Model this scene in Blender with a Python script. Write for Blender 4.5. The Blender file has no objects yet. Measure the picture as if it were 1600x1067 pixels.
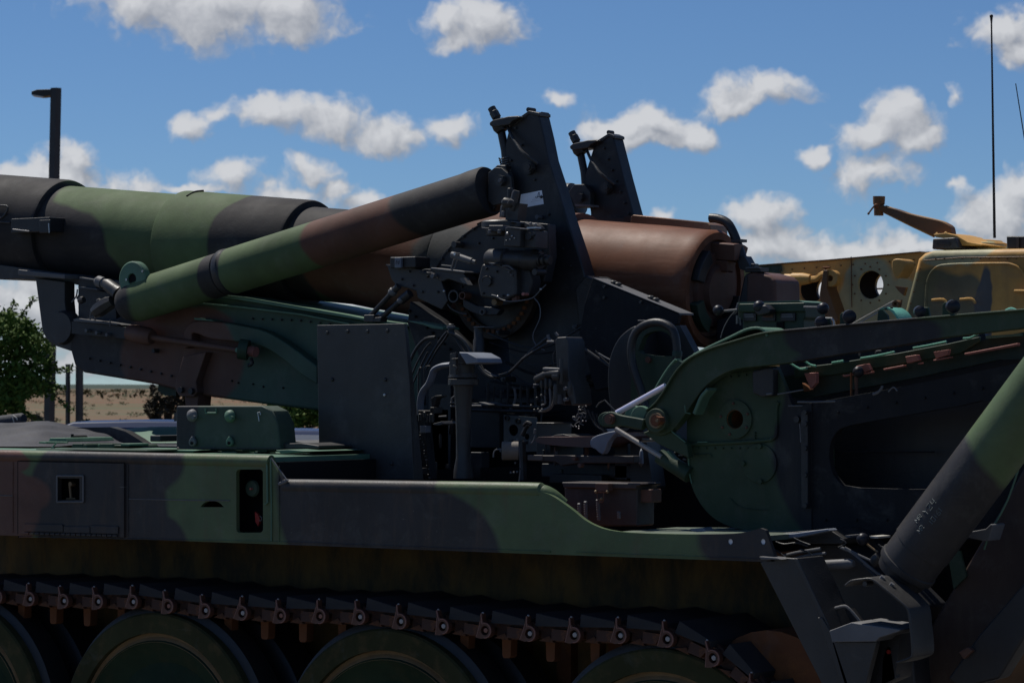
import bpy, bmesh, math, random
from mathutils import Vector, Matrix
random.seed(7)
scene = bpy.context.scene
COL = scene.collection

# ------------------------------------------------------------------ camera
FPX = 4500.0                       # focal length in pixels of the 1600 px wide photograph
TH = math.radians(34.5)            # the vehicle stands turned by this much to the picture plane
PITCH = math.radians(0.91)
CAM = Vector((8.62*math.sin(TH), -1.55-8.62*math.cos(TH), 1.72))
R_ = Vector((math.cos(TH), math.sin(TH), 0))
H_ = Vector((-math.sin(TH), math.cos(TH), 0))
F_ = H_*math.cos(PITCH) + Vector((0, 0, 1))*math.sin(PITCH)
U_ = R_.cross(F_)
cd = bpy.data.cameras.new('camera')
cam = bpy.data.objects.new('camera', cd); COL.objects.link(cam)
cam.location = CAM
cam.rotation_euler = (math.radians(90)+PITCH, 0, TH)
cd.sensor_width = 36; cd.lens = FPX/1600*36
cd.clip_end = 20000; cd.clip_start = 0.1
cd.dof.use_dof = True; cd.dof.focus_distance = 9.6; cd.dof.aperture_fstop = 16
scene.camera = cam

def ray(px, py): return F_*FPX + R_*(px-800) - U_*(py-533.5)
def P(px, py, Y):                  # the point of the plane Y = const seen at a pixel
    r = ray(px, py); return CAM + r*((Y-CAM.y)/r.y)
def PZ(px, py, Z):
    r = ray(px, py); return CAM + r*((Z-CAM.z)/r.z)
def PD(px, py, D):                 # the point at distance D in front of the camera
    r = ray(px, py); return CAM + r*(D/r.dot(H_))
def S(p): return (p-CAM).dot(F_)/FPX   # metres per photo pixel at a point

# ------------------------------------------------------------------ sun, sky, exposure
SUN_EL, SUN_AZ = math.radians(62), (-0.92, 0.25)      # sun stands over the muzzle end of the gun
az = Vector((SUN_AZ[0], SUN_AZ[1])).normalized()
SUN = Vector((az.x*math.cos(SUN_EL), az.y*math.cos(SUN_EL), math.sin(SUN_EL)))
sl = bpy.data.lights.new('sun', 'SUN'); sl.energy = 5.0; sl.angle = math.radians(0.5); sl.color = (1, .95, .87)
so = bpy.data.objects.new('sun', sl); COL.objects.link(so)
so.rotation_euler = SUN.to_track_quat('Z', 'Y').to_euler()
scene.view_settings.view_transform = 'Standard'; scene.view_settings.look = 'None'
scene.view_settings.exposure = -0.3; scene.view_settings.gamma = 1; scene.view_settings.use_curve_mapping = False

class NT:                          # small helper for node trees
    def __init__(s, nt): s.nt = nt; s.N = nt.nodes; s.L = nt.links
    def put(s, sock, v):
        if isinstance(v, bpy.types.NodeSocket): s.L.new(v, sock)
        elif v is not None:
            if hasattr(sock.default_value, '__len__') and len(sock.default_value) == 4 and len(v) == 3: v = (*v, 1)
            sock.default_value = v
    def m(s, op, a, b=None, c=None, clamp=False):
        n = s.N.new('ShaderNodeMath'); n.operation = op; n.use_clamp = clamp
        for i, v in enumerate((a, b, c)): s.put(n.inputs[i], v)
        return n.outputs[0]
    def v(s, op, a, b=None, out=0):
        n = s.N.new('ShaderNodeVectorMath'); n.operation = op
        s.put(n.inputs[0], a); s.put(n.inputs[1], b)
        return n.outputs[1 if op in ('LENGTH', 'DOT_PRODUCT') else 0]
    def noise(s, vec, scale, detail=4, rough=.55, dist=0, col=False):
        n = s.N.new('ShaderNodeTexNoise'); s.put(n.inputs['Vector'], vec)
        n.inputs['Scale'].default_value = scale; n.inputs['Detail'].default_value = detail
        n.inputs['Roughness'].default_value = rough; n.inputs['Distortion'].default_value = dist
        return n.outputs[1 if col else 0]
    def mr(s, v, a, b, c=0., d=1., smooth=False):
        n = s.N.new('ShaderNodeMapRange')
        if smooth: n.interpolation_type = 'SMOOTHSTEP'
        s.put(n.inputs[0], v)
        for i, x in enumerate((a, b, c, d)): s.put(n.inputs[i+1], x)
        return n.outputs[0]
    def mix(s, f, a, b, mode='MIX'):
        n = s.N.new('ShaderNodeMix'); n.data_type = 'RGBA'; n.blend_type = mode
        s.put(n.inputs['Factor'], f)
        s.put(n.inputs[6], a); s.put(n.inputs[7], b)
        return n.outputs[2]

world = bpy.data.worlds.new('World'); scene.world = world; world.use_nodes = True
W = NT(world.node_tree); W.N.clear()
sky = W.N.new('ShaderNodeTexSky'); sky.sky_type = 'NISHITA'; sky.sun_disc = False
sky.sun_elevation = SUN_EL; sky.sun_rotation = math.atan2(SUN.x, SUN.y)
sky.air_density = 1.0; sky.dust_density = .1; sky.ozone_density = 5.0; sky.altitude = 2500
# clouds: soft-edged heaps at compass directions (u = azimuth from the view heading, v = elevation)
def UV(px, py):
    d = ray(px, py).normalized()
    return math.atan2(d.dot(R_), d.dot(H_)), math.asin(d.z)
CL = [(200,-6,75,34),(330,14,170,52),(450,18,74,44),(700,30,44,30),(755,42,62,36),(705,60,36,22),
      (308,185,36,22),(340,168,24,18),(430,172,66,30),(520,190,80,32),(600,205,62,30),(640,215,30,18),(700,196,40,22),
      (862,163,16,8),(950,200,56,26),(1010,192,58,26),(1075,214,42,18),(985,216,90,18),
      (1125,148,44,28),(1200,145,50,26),(1165,158,80,18),
      (1400,190,56,36),(1365,212,56,26),(1430,218,46,28),(1275,246,24,16),(1355,276,68,30),
      (1482,143,12,16),(1480,158,10,12),(1575,45,62,38),(1600,85,44,28),(1490,286,20,9),
      (1195,340,48,28),(1165,352,34,22),(1580,330,50,44),(1600,290,40,26),
      (1180,395,90,28),(1300,392,110,26),(1420,380,60,18),(1030,330,22,12),(1500,375,90,20),
      (115,245,36,28),(100,275,80,24),(20,275,70,18),(355,270,42,24),(300,293,60,10),(490,262,34,24),(520,285,30,14),(455,297,40,12),
      (565,312,38,18),(205,292,60,14),(60,480,170,50),(250,560,260,26),(700,480,700,100),(1400,470,500,70)]
gu, gv = UV(800, 300)
grp = bpy.data.node_groups.new('cloud_field', 'ShaderNodeTree')
grp.interface.new_socket('uv', in_out='INPUT', socket_type='NodeSocketVector')
grp.interface.new_socket('raw', in_out='OUTPUT', socket_type='NodeSocketFloat')
G = NT(grp)
gi = G.N.new('NodeGroupInput'); go = G.N.new('NodeGroupOutput')
uv0 = gi.outputs[0]
wob = G.v('SCALE', G.v('SUBTRACT', G.noise(uv0, 38, 4, .6, col=True), (.5, .5, .5)))
wob.node.inputs['Scale'].default_value = .022
uvw = G.v('ADD', uv0, wob)
acc = None
CL = [(c[0], c[1], c[2], c[3], .0) for c in CL if c[0] not in (862, 1482, 1480, 1490)]+[(150, 285, 190, 26, .35), (1300, 385, 250, 46, .25), (1570, 350, 90, 60, .2), (470, 298, 150, 26, .4), (862, 163, 28, 15, .30), (1482, 150, 22, 26, .42), (1492, 286, 34, 16, .38)]
for (cx, cy, rx, ry, bias) in CL:
    u, v = UV(cx, cy); ru, rv = rx*1.30/FPX, ry*1.36/FPX
    d = G.v('LENGTH', G.v('MULTIPLY', G.v('SUBTRACT', uvw, (u, v, 0)), (1/ru, 1/rv, 0)))
    if bias: d = G.m('ADD', d, bias)
    acc = d if acc is None else G.m('SMOOTH_MIN', acc, d, .35)
raw = G.m('SUBTRACT', 1.0, acc)
# the same kind of cloud goes on all round the sky outside the photograph
sepg = G.N.new('ShaderNodeSeparateXYZ'); G.L.new(uv0, sepg.inputs[0])
outside = G.mr(G.m('MAXIMUM', G.m('SUBTRACT', G.m('ABSOLUTE', sepg.outputs[0]), .19), G.m('SUBTRACT', sepg.outputs[1], .15)), 0, .05)
gen = G.m('MULTIPLY', G.m('SUBTRACT', G.noise(G.v('MULTIPLY', uv0, (1, 2.2, 1)), 9, 5, .55), .60), 6)
gen = G.m('SUBTRACT', gen, G.m('MULTIPLY', G.m('SUBTRACT', 1, outside), 6))
raw = G.m('MAXIMUM', raw, gen)
fine = G.m('ADD', G.m('MULTIPLY', G.m('SUBTRACT', G.noise(uvw, 52, 3, .6), .5), 1.8), G.m('MULTIPLY', G.m('SUBTRACT', G.noise(uvw, 150, 4, .6), .55), .9))
G.L.new(G.m('ADD', G.m('MULTIPLY', raw, 1.25), fine), go.inputs[0])
tc = W.N.new('ShaderNodeTexCoord')
D = W.v('NORMALIZE', tc.outputs['Generated'])
du = W.m('ARCTAN2', W.v('DOT_PRODUCT', D, tuple(R_)), W.v('DOT_PRODUCT', D, tuple(H_)))
sepw = W.N.new('ShaderNodeSeparateXYZ'); W.L.new(D, sepw.inputs[0])
dv = W.m('ARCSINE', sepw.outputs[2])
cmb = W.N.new('ShaderNodeCombineXYZ'); W.L.new(du, cmb.inputs[0]); W.L.new(dv, cmb.inputs[1])
def field(off):
    g = W.N.new('ShaderNodeGroup'); g.node_tree = grp
    W.put(g.inputs[0], W.v('ADD', cmb.outputs[0], off)); return g.outputs[0]
r0 = field((0, 0, 0)); r1 = field((-.0035, .0055, 0))
dens = W.mr(r0, -.06, .72, smooth=True)
lit = W.m('ADD', W.mr(W.m('SUBTRACT', r0, r1), -.6, .7, 0, .85), W.m('MULTIPLY', W.mr(r0, .1, 1.2), .2), clamp=True)
ccol = W.mix(lit, (4.6, 4.9, 5.6), (10.6, 10.7, 11.0))
dens = W.m('MULTIPLY', dens, .93)
skyc = W.mix(1.0, sky.outputs[0], (.80, .98, 1.17), 'MULTIPLY')
mixed = W.mix(dens, skyc, ccol)
bg = W.N.new('ShaderNodeBackground'); W.L.new(mixed, bg.inputs[0]); bg.inputs[1].default_value = .075
wo = W.N.new('ShaderNodeOutputWorld'); W.L.new(bg.outputs[0], wo.inputs[0])

# ------------------------------------------------------------------ materials
GREEN = (.088, .128, .060); BLACK = (.036, .034, .035); BROWN = (.120, .058, .042)
NAVY = (.022, .022, .025); DGREEN = (.030, .056, .034); RUST = (.20, .085, .045); RUSTB = (.21, .115, .085)
TAN = (.60, .33, .088); PALE = (.42, .39, .22); TEAL = (.12, .36, .27)
def blob(px, py, rx, ry, Y, col):
    a = P(px, py, Y); return (a.x, a.z, abs(P(px+rx, py, Y).x-P(px-rx, py, Y).x)/2, ry*S(a), col)
def paint(name, base, blobs=(), rough=.55, chips=.3, dirt=.25, metal=0, edge=.022, spec=.3, axial=False, streak=True, wob_amp=.06, bump=.15, dirtcol=(.10, .085, .065), grime=None):
    m = bpy.data.materials.new(name); m.use_nodes = True
    T = NT(m.node_tree); b = T.N['Principled BSDF']
    tc = T.N.new('ShaderNodeTexCoord'); co = tc.outputs['Object']
    col = T.mix(0, base, base)
    if blobs:
        w = T.v('SCALE', T.v('SUBTRACT', T.noise(co, 2.6, 3, .5, col=True), (.5, .5, .5))); w.node.inputs['Scale'].default_value = wob_amp*2
        cw = T.v('ADD', co, w)
        for (x, z, rx, rz, c) in blobs:
            d = T.v('LENGTH', T.v('MULTIPLY', T.v('SUBTRACT', cw, (x, 0, z)), (1/rx, 0, 1/rz)))
            e = edge/max(rx, rz)*.5
            col = T.mix(T.mr(d, 1-e, 1+e, 1, 0), col, c)
    # broad fading and dust of the paint
    n1 = T.noise(co, 5, 6, .6)
    # chalky faded patches and scuffs with their own outlines
    fd = T.m('MULTIPLY', T.mr(T.noise(co, 8, 7, .72, .4), .54, .66), .16 if chips else 0)
    col = T.mix(fd, col, (.16, .16, .15))
    col = T.mix(T.mr(n1, .3, .75, .74, 1.26), (0, 0, 0), col)
    col.node.inputs['Factor'].default_value = 1; col.node.clamp_factor = False
    if dirt:
        st = T.noise(T.v('MULTIPLY', co, (3.2, 30, 30)), 1, 7, .72) if axial else T.noise(T.v('MULTIPLY', co, (22, 22, 3.0)), 1, 5, .65) if streak else T.noise(co, 14, 6, .65)
        col = T.mix(T.m('MULTIPLY', T.mr(st, .50, .80), dirt), col, dirtcol)
    if grime:
        col = T.mix(T.mr(T.noise(T.v('MULTIPLY', co, (9, 9, 3.2)), 1, 6, .65, .3), .42, .64), col, grime)
    if chips:
        ch = T.mr(T.noise(co, 70, 6, .72), .67, .72)
        sc = T.mr(T.noise(T.v('MULTIPLY', co, (6, 6, 120)), 1.6, 4, .6, .8), .70, .73)
        f = T.m('MULTIPLY', T.m('MAXIMUM', ch, T.m('MULTIPLY', sc, T.mr(T.noise(co, 3, 2), .5, .62))), chips)
        col = T.mix(f, col, (.22, .21, .19))
    T.L.new(col, b.inputs['Base Color'])
    T.L.new(T.m('ADD', T.m('MULTIPLY', T.noise(co, 9, 5, .6), .25), rough-.12), b.inputs['Roughness'])
    b.inputs['Metallic'].default_value = metal; b.inputs['Specular IOR Level'].default_value = spec
    bp = T.N.new('ShaderNodeBump'); bp.inputs['Strength'].default_value = bump; bp.inputs['Distance'].default_value = .004
    T.L.new(T.m('ADD', T.m('ADD', T.noise(co, 160, 3, .6), T.m('MULTIPLY', T.noise(co, 22, 4, .5), 1.5)), T.m('MULTIPLY', T.noise(co, 4.5, 2, .5), 7)), bp.inputs['Height'])
    T.L.new(bp.outputs[0], b.inputs['Normal'])
    return m
YS = -1.55
M = {}
M['hull'] = paint('camouflage_paint_hull', GREEN, [
    blob(148, 790, 104, 130, YS, BLACK), blob(185, 715, 98, 62, YS, BLACK), blob(205, 850, 84, 62, YS, BLACK),
    blob(-40, 790, 100, 90, YS, BROWN), blob(-30, 715, 78, 24, YS, BROWN), blob(40, 770, 40, 34, YS, BROWN),
    blob(560, 790, 132, 140, YS, BLACK), blob(650, 865, 132, 108, YS, BLACK), blob(1220, 850, 128, 80, YS, BLACK)], chips=.9, rough=.5, dirt=.45, dirtcol=(.125, .080, .052))
M['barrel'] = paint('camouflage_paint_barrel', GREEN, [
    blob(-110, 360, 222, 200, 0, BLACK), blob(135, 385, 78, 66, 0, BLACK), blob(60, 300, 46, 30, 0, BLACK), blob(150, 445, 76, 90, 0, BLACK),
    blob(455, 380, 74, 130, 0, BLACK), blob(520, 330, 60, 60, 0, BLACK),
    blob(655, 420, 150, 90, 0, BROWN), blob(800, 345, 140, 40, 0, BROWN), blob(745, 400, 52, 52, 0, (.07, .075, .08))], chips=.35, rough=.74, streak=False, axial=True, dirt=.22, spec=.22)
M['equil'] = paint('camouflage_paint_cylinder', GREEN, [
    blob(150, 480, 78, 80, -.3, BLACK), blob(352, 420, 17, 60, -.3, BLACK), blob(590, 370, 96, 90, -.3, BROWN),
    blob(760, 300, 134, 90, -.3, BLACK), blob(440, 420, 66, 50, -.3, GREEN)], chips=.35, rough=.70, streak=False, dirt=.16, wob_amp=.02, spec=.24)
M['cradle'] = paint('camouflage_paint_cradle', (.05, .09, .062), [
    blob(120, 520, 140, 120, -.2, BLACK), blob(290, 560, 95, 90, -.2, BROWN)], chips=.3, streak=False)
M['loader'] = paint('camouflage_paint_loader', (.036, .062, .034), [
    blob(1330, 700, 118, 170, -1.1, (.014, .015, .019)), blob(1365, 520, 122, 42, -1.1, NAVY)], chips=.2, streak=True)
M['spadecyl'] = paint('camouflage_paint_spade_cylinder', GREEN, [blob(1425, 870, 170, 222, -1.42, BLACK)], chips=.12, rough=.5, streak=False)
M['green'] = paint('green_paint', DGREEN, chips=.25)
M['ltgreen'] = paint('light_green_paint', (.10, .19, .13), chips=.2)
M['teal'] = paint('teal_primer', TEAL, chips=.2)
M['black'] = paint('black_paint', (.032, .031, .031), chips=.3, dirt=.12, spec=.5, rough=.46)
M['navy'] = paint('blue_black_paint', (.019, .020, .023), chips=.2, dirt=.08, spec=.45, rough=.48)
M['grey'] = paint('grey_paint', (.13, .13, .135), chips=.2)
M['brown'] = paint('brown_paint', BROWN, chips=.2)
M['redprimer'] = paint('red_primer', (.44, .17, .14), chips=.1)
M['rust'] = paint('rusty_steel', (.16, .060, .024), chips=.1, dirt=.7, dirtcol=(.28, .11, .03), streak=False, rough=.8)
M['track'] = paint('rusty_track_steel', (.065, .034, .026), chips=.3, dirt=.95, dirtcol=(.36, .13, .04), streak=False, rough=.7)
M['pad'] = paint('rubber_pad', (.030, .031, .034), chips=0, dirt=.3, streak=False, rough=.8)
M['hullside'] = paint('dusty_hull_steel', (.17, .105, .038), chips=0, dirt=.5, dirtcol=(.24, .11, .025), grime=(.060, .050, .032), rough=.85)
M['gunrust'] = paint('bronzed_gun_steel', (.155, .056, .026), chips=.5, dirt=.9, dirtcol=(.26, .125, .075), streak=False, axial=True, spec=.2, rough=.56, metal=0, bump=.05)
M['steel'] = paint('bright_steel', (.50, .49, .48), chips=0, dirt=.15, metal=.8, rough=.35)
M['pinhead'] = paint('worn_steel_pin_head', (.38, .36, .35), chips=0, dirt=.3, metal=.2, rough=.45)
M['pinrust'] = paint('rusty_steel_pin_head', (.26, .12, .09), chips=0, dirt=.3, metal=.2, rough=.45)
M['chrome'] = paint('chrome_rod_metal', (.75, .72, .88), chips=0, dirt=0, metal=.35, rough=.25, bump=0, spec=.8)
M['connmetal'] = paint('dark_oiled_connector_steel', (.085, .038, .026), chips=.3, dirt=.5, dirtcol=(.13, .05, .02), streak=False, rough=.5)
M['ringmetal'] = paint('rim_highlight_steel', (.20, .085, .065), chips=.4, dirt=.5, dirtcol=(.10, .04, .02), streak=False, rough=.4, spec=.6)
M['paledeck'] = paint('worn_shadowed_pale_green_deck', (.125, .155, .12), chips=.5, dirt=.6, streak=False, dirtcol=(.04, .04, .03))  # chips are wear; the dark blotches paint in shadows on the deck
M['sheet'] = paint('skylit_blue_grey_paint', (.19, .21, .25), chips=.1, dirt=.1, rough=.45)  # on pole lid, bent guard and seat flap this paints in skylight
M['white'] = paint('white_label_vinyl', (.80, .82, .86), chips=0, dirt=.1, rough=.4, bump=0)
M['ink'] = paint('black_ink', (.01, .01, .012), chips=0, dirt=0, bump=0)
M['stencil'] = paint('faded_white_stencil', (.13, .15, .15), chips=0, dirt=.3, bump=0)
M['rubber'] = paint('black_rubber', (.018, .018, .020), chips=0, dirt=.15, rough=.48, spec=.5)
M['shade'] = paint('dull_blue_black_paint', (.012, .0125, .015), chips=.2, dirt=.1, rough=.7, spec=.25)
M['knob'] = paint('black_plastic_knob', (.016, .017, .024), chips=0, dirt=.1, rough=.4)
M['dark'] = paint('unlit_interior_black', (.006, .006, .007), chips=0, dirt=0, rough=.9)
M['wheel'] = paint('green_wheel_paint', (.042, .044, .020), chips=.3, dirt=.75, dirtcol=(.13, .085, .04), streak=False, rough=.85, spec=.12)
M['dish'] = paint('dark_green_wheel_dish', (.026, .044, .026), chips=0, dirt=.35, dirtcol=(.08, .06, .03), streak=False, rough=.85, spec=.1)
M['mud'] = paint('dried_mud', (.24, .155, .075), chips=0, dirt=.6, streak=False, rough=.9, dirtcol=(.09, .05, .02))
M['chest'] = paint('dark_brown_chest_paint', (.055, .043, .040), chips=.35)
M['seat'] = paint('brown_vinyl', (.12, .068, .060), chips=0, dirt=.2, rough=.45)
M['canvas'] = paint('black_canvas', (.050, .052, .064), chips=0, dirt=.25, streak=False, rough=.7, bump=.5)
M['rope'] = paint('pale_cord', (.45, .43, .38), chips=0)
M['red'] = paint('red_paint', (.30, .02, .015), chips=.1)
M['brass'] = paint('tan_brass', (.24, .17, .10), chips=.1, metal=.4)
M['gaugegreen'] = paint('pale_green_enamel', (.07, .11, .08), chips=.1)
BY = 3.2
M['tancamo'] = paint('desert_camouflage_paint', TAN, [
    blob(1185, 475, 55, 52, BY, (.20, .19, .07)), blob(1358, 455, 42, 60, BY, PALE), blob(1190, 420, 30, 14, BY, (.03, .06, .04)),
    blob(1400, 500, 46, 60, BY, PALE), blob(1490, 470, 58, 54, BY, (.17, .16, .08)), blob(1530, 402, 44, 14, BY, PALE), blob(1540, 480, 44, 56, BY, (.18, .16, .09)),
    blob(1577, 480, 15, 60, BY, (.11, .11, .10)), blob(1520, 380, 50, 12, BY, PALE)], chips=.2, dirt=.3, wob_amp=.12)
M['tan'] = paint('tan_paint', TAN, chips=.2, dirt=.3)
M['tanbrown'] = paint('brown_tan_paint', (.17, .085, .035), chips=.2, dirt=.3)
M['antenna'] = paint('black_fibreglass', (.02, .02, .022), chips=0, dirt=0)

# ------------------------------------------------------------------ mesh helpers
def finish(bm, name, mat, parent=None, bevel=0, smooth=True, label=None, angle=34, seg=2, loc=None):
    bmesh.ops.recalc_face_normals(bm, faces=bm.faces)
    if smooth:
        for f in bm.faces: f.smooth = True
        ca = math.radians(angle)
        for e in bm.edges:
            if len(e.link_faces) != 2 or e.calc_face_angle(0) > ca: e.smooth = False
    me = bpy.data.meshes.new(name); 
    if loc is not None:
        for v in bm.verts: v.co -= loc
    bm.to_mesh(me); bm.free()
    if isinstance(mat, str): mat = M[mat]
    if isinstance(mat, (list, tuple)):
        for k in mat: me.materials.append(M[k] if isinstance(k, str) else k)
    else: me.materials.append(mat)
    o = bpy.data.objects.new(name, me); COL.objects.link(o)
    if loc is not None: o.location = loc
    if parent is not None: o.parent = parent
    if label: o['label'] = label
    if bevel:
        md = o.modifiers.new('bevel', 'BEVEL'); md.width = bevel; md.segments = seg; md.limit_method = 'ANGLE'; md.angle_limit = math.radians(40); md.harden_normals = True
    return o
def thing(name, label, cat, loc=(0, 0, 0), group=None):
    o = bpy.data.objects.new(name, None); COL.objects.link(o); o.location = loc
    o['label'] = label; o['category'] = cat
    if group: o['group'] = group
    return o
def tag(o, label=None, cat=None, group=None, kind=None):
    for k, v in (('label', label), ('category', cat), ('group', group), ('kind', kind)):
        if v: o[k] = v
    return o

class MB:
    def __init__(s): s.bm = bmesh.new()
    def face(s, vs, mi=0):
        try:
            f = s.bm.faces.new(vs); f.material_index = mi; return f
        except ValueError: return None
    def prism3(s, pts, ext, mi=0):
        """outline of 3-D points, extruded by the vector ext"""
        a = [s.bm.verts.new(p) for p in pts]; b = [s.bm.verts.new(Vector(p)+ext) for p in pts]
        n = len(a); s.face(a, mi); s.face(b[::-1], mi)
        for i in range(n): s.face([a[i], b[i], b[(i+1) % n], a[(i+1) % n]], mi)
        return s
    def prism(s, px, Y0, Y1, mi=0):
        return s.prism3([P(x, y, Y0) for x, y in px], Vector((0, Y1-Y0, 0)), mi)
    def rect(s, x0, y0, x1, y1, Y0, Y1, mi=0):
        """box on a pixel rectangle: upright, true to the vehicle's axes"""
        a = P(x0, y0, Y0); b = P(x1, y1, Y0)
        return s.box((a.x, Y0, b.z), (b.x, Y1, a.z), mi)
    def box(s, lo, hi, mi=0):
        x0, y0, z0 = lo; x1, y1, z1 = hi
        return s.prism3([Vector((x0, y0, z0)), Vector((x1, y0, z0)), Vector((x1, y0, z1)), Vector((x0, y0, z1))], Vector((0, y1-y0, 0)), mi)
    def lathe(s, p, q, prof, seg=24, mi=0, cap=True):
        """prof: list of (t metres along p->q, radius)"""
        p = Vector(p); ax = (Vector(q)-p).normalized()
        u = ax.orthogonal().normalized(); v = ax.cross(u)
        rings = []
        for t, r in prof:
            if r < 1e-5: rings.append([s.bm.verts.new(p+ax*t)])
            else: rings.append([s.bm.verts.new(p+ax*t+(u*math.cos(2*math.pi*i/seg)+v*math.sin(2*math.pi*i/seg))*r) for i in range(seg)])
        for a, b in zip(rings, rings[1:]):
            for i in range(seg):
                j = (i+1) % seg
                if len(a) == 1 and len(b) == 1: break
                if len(a) == 1: s.face([a[0], b[i], b[j]], mi)
                elif len(b) == 1: s.face([a[i], a[j], b[0]], mi)
                else: s.face([a[i], a[j], b[j], b[i]], mi)
        if cap:
            if len(rings[0]) > 1: s.face(rings[0][::-1], mi)
            if len(rings[-1]) > 1: s.face(rings[-1], mi)
        return s
    def cyl(s, p, q, r, seg=16, mi=0, r2=None):
        L = (Vector(q)-Vector(p)).length
        return s.lathe(p, q, [(0, r), (L, r if r2 is None else r2)], seg, mi)
    def ball(s, c, r, mi=0, seg=16):
        c = Vector(c); n = 9
        prof = [(r-r*math.cos(math.pi*i/(n-1)), r*math.sin(math.pi*i/(n-1))) for i in range(n)]
        prof[0] = (0, 0); prof[-1] = (2*r, 0)
        return s.lathe(c-Vector((0, 0, r)), c, prof, seg, mi)
    def tube(s, pts, r, seg=8, mi=0, smooth=3, flat=1.0):
        pts = [Vector(p) for p in pts]
        if smooth and len(pts) > 2:
            out = []
            for i in range(len(pts)-1):
                p0 = pts[max(i-1, 0)]; p1 = pts[i]; p2 = pts[i+1]; p3 = pts[min(i+2, len(pts)-1)]
                for k in range(smooth):
                    t = k/smooth
                    out.append(.5*((2*p1)+(p2-p0)*t+(2*p0-5*p1+4*p2-p3)*t*t+(3*p1-p0-3*p2+p3)*t**3))
            out.append(pts[-1]); pts = out
        rings = []; up = None
        for i, p in enumerate(pts):
            d = (pts[min(i+1, len(pts)-1)]-pts[max(i-1, 0)]).normalized()
            if up is None: up = d.orthogonal().normalized() if abs(d.y) > .9 else Vector((0, 1, 0))
            side = d.cross(up)
            if side.length < 1e-4: side = d.orthogonal()
            side.normalize(); up = side.cross(d).normalized()
            rings.append([s.bm.verts.new(p+(side*math.cos(2*math.pi*k/seg)*r+up*math.sin(2*math.pi*k/seg)*r*flat)) for k in range(seg)])
        for a, b in zip(rings, rings[1:]):
            for i in range(seg): s.face([a[i], a[(i+1) % seg], b[(i+1) % seg], b[i]], mi)
        s.face(rings[0][::-1], mi); s.face(rings[-1], mi)
        return s
    def ptube(s, px, Y, rpx, **k):
        """tube through pixels; Y one plane or a list"""
        pts = [P(x, y, Y[i] if isinstance(Y, (list, tuple)) else Y) for i, (x, y) in enumerate(px)]
        return s.tube(pts, rpx*S(pts[0]), **k)
    def disc(s, px, py, rpx, Y0, Y1, seg=20, mi=0, hole=0):
        """round boss with its axis across the vehicle"""
        c = P(px, py, Y0); r = rpx*S(c); L = abs(Y1-Y0)
        q = c+Vector((0, 1 if Y1 > Y0 else -1, 0))
        if hole:
            h = hole*S(c)
            return s.lathe(c, q, [(0, h), (0, r), (L, r), (L, h), (0, h)], seg, mi, cap=False)
        return s.lathe(c, q, [(0, 0), (0, r), (L, r), (L, 0)], seg, mi)
    def hexnut(s, px, py, rpx, Y0, h, mi=0):
        c = P(px, py, Y0); return s.lathe(c, c+Vector((0, 1, 0)), [(0, rpx*S(c)), (h, rpx*S(c))], 6, mi)
    def build(s, name, mat, parent=None, **k): return finish(s.bm, name, mat, parent, **k)

def ell(cx, cy, rx, ry=None, n=28, a0=0, a1=360):
    ry = rx if ry is None else ry
    return [(cx+rx*math.cos(math.radians(a0+(a1-a0)*i/n)), cy+ry*math.sin(math.radians(a0+(a1-a0)*i/n))) for i in range(n)]
def circ(px, py, rpx, Y, n=28):        # a true circle in the plane Y (given as points of that plane)
    c = P(px, py, Y); r = rpx*S(c)
    return [(c.x+r*math.cos(2*math.pi*i/n), c.z+r*math.sin(2*math.pi*i/n)) for i in range(n)]
def plate(outer, holes, Y0, Y1):
    """flat plate with holes: outlines in (x,z) metres; returns a bmesh"""
    cu = bpy.data.curves.new('outline', 'CURVE'); cu.dimensions = '2D'; cu.fill_mode = 'BOTH'
    cu.extrude = abs(Y1-Y0)/2
    for pts in [outer]+holes:
        sp = cu.splines.new('POLY'); sp.points.add(len(pts)-1); sp.use_cyclic_u = True
        for p, (x, z) in zip(sp.points, pts): p.co = (x, z, 0, 1)
    ob = bpy.data.objects.new('outline', cu); COL.objects.link(ob)
    dg = bpy.context.evaluated_depsgraph_get(); dg.update()
    me = bpy.data.meshes.new_from_object(ob.evaluated_get(dg))
    bm = bmesh.new(); bm.from_mesh(me)
    bmesh.ops.remove_doubles(bm, verts=bm.verts, dist=1e-5)
    for v in bm.verts:
        x, z, d = v.co; v.co = (x, (Y0+Y1)/2-d, z)
    bpy.data.objects.remove(ob); bpy.data.curves.remove(cu); bpy.data.meshes.remove(me)
    return bm
def pxz(pts, Y): return [(P(x, y, Y).x, P(x, y, Y).z) for x, y in pts]
def smoothpoly(pts, n=3):
    out = []; L = len(pts)
    for i in range(L):
        p0, p1, p2, p3 = (Vector(pts[(i+k) % L]) for k in (-1, 0, 1, 2))
        for k in range(n):
            t = k/n
            q = .5*((2*p1)+(p2-p0)*t+(2*p0-5*p1+4*p2-p3)*t*t+(3*p1-p0-3*p2+p3)*t**3); out.append((q.x, q.y))
    return out
def curve_px(pts, n=4):                 # open Catmull-Rom through pixels
    out = []
    for i in range(len(pts)-1):
        p0 = Vector(pts[max(i-1, 0)]); p1 = Vector(pts[i]); p2 = Vector(pts[i+1]); p3 = Vector(pts[min(i+2, len(pts)-1)])
        for k in range(n):
            t = k/n
            q = .5*((2*p1)+(p2-p0)*t+(2*p0-5*p1+4*p2-p3)*t*t+(3*p1-p0-3*p2+p3)*t**3); out.append((q.x, q.y))
    out.append(tuple(pts[-1])); return out

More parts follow.
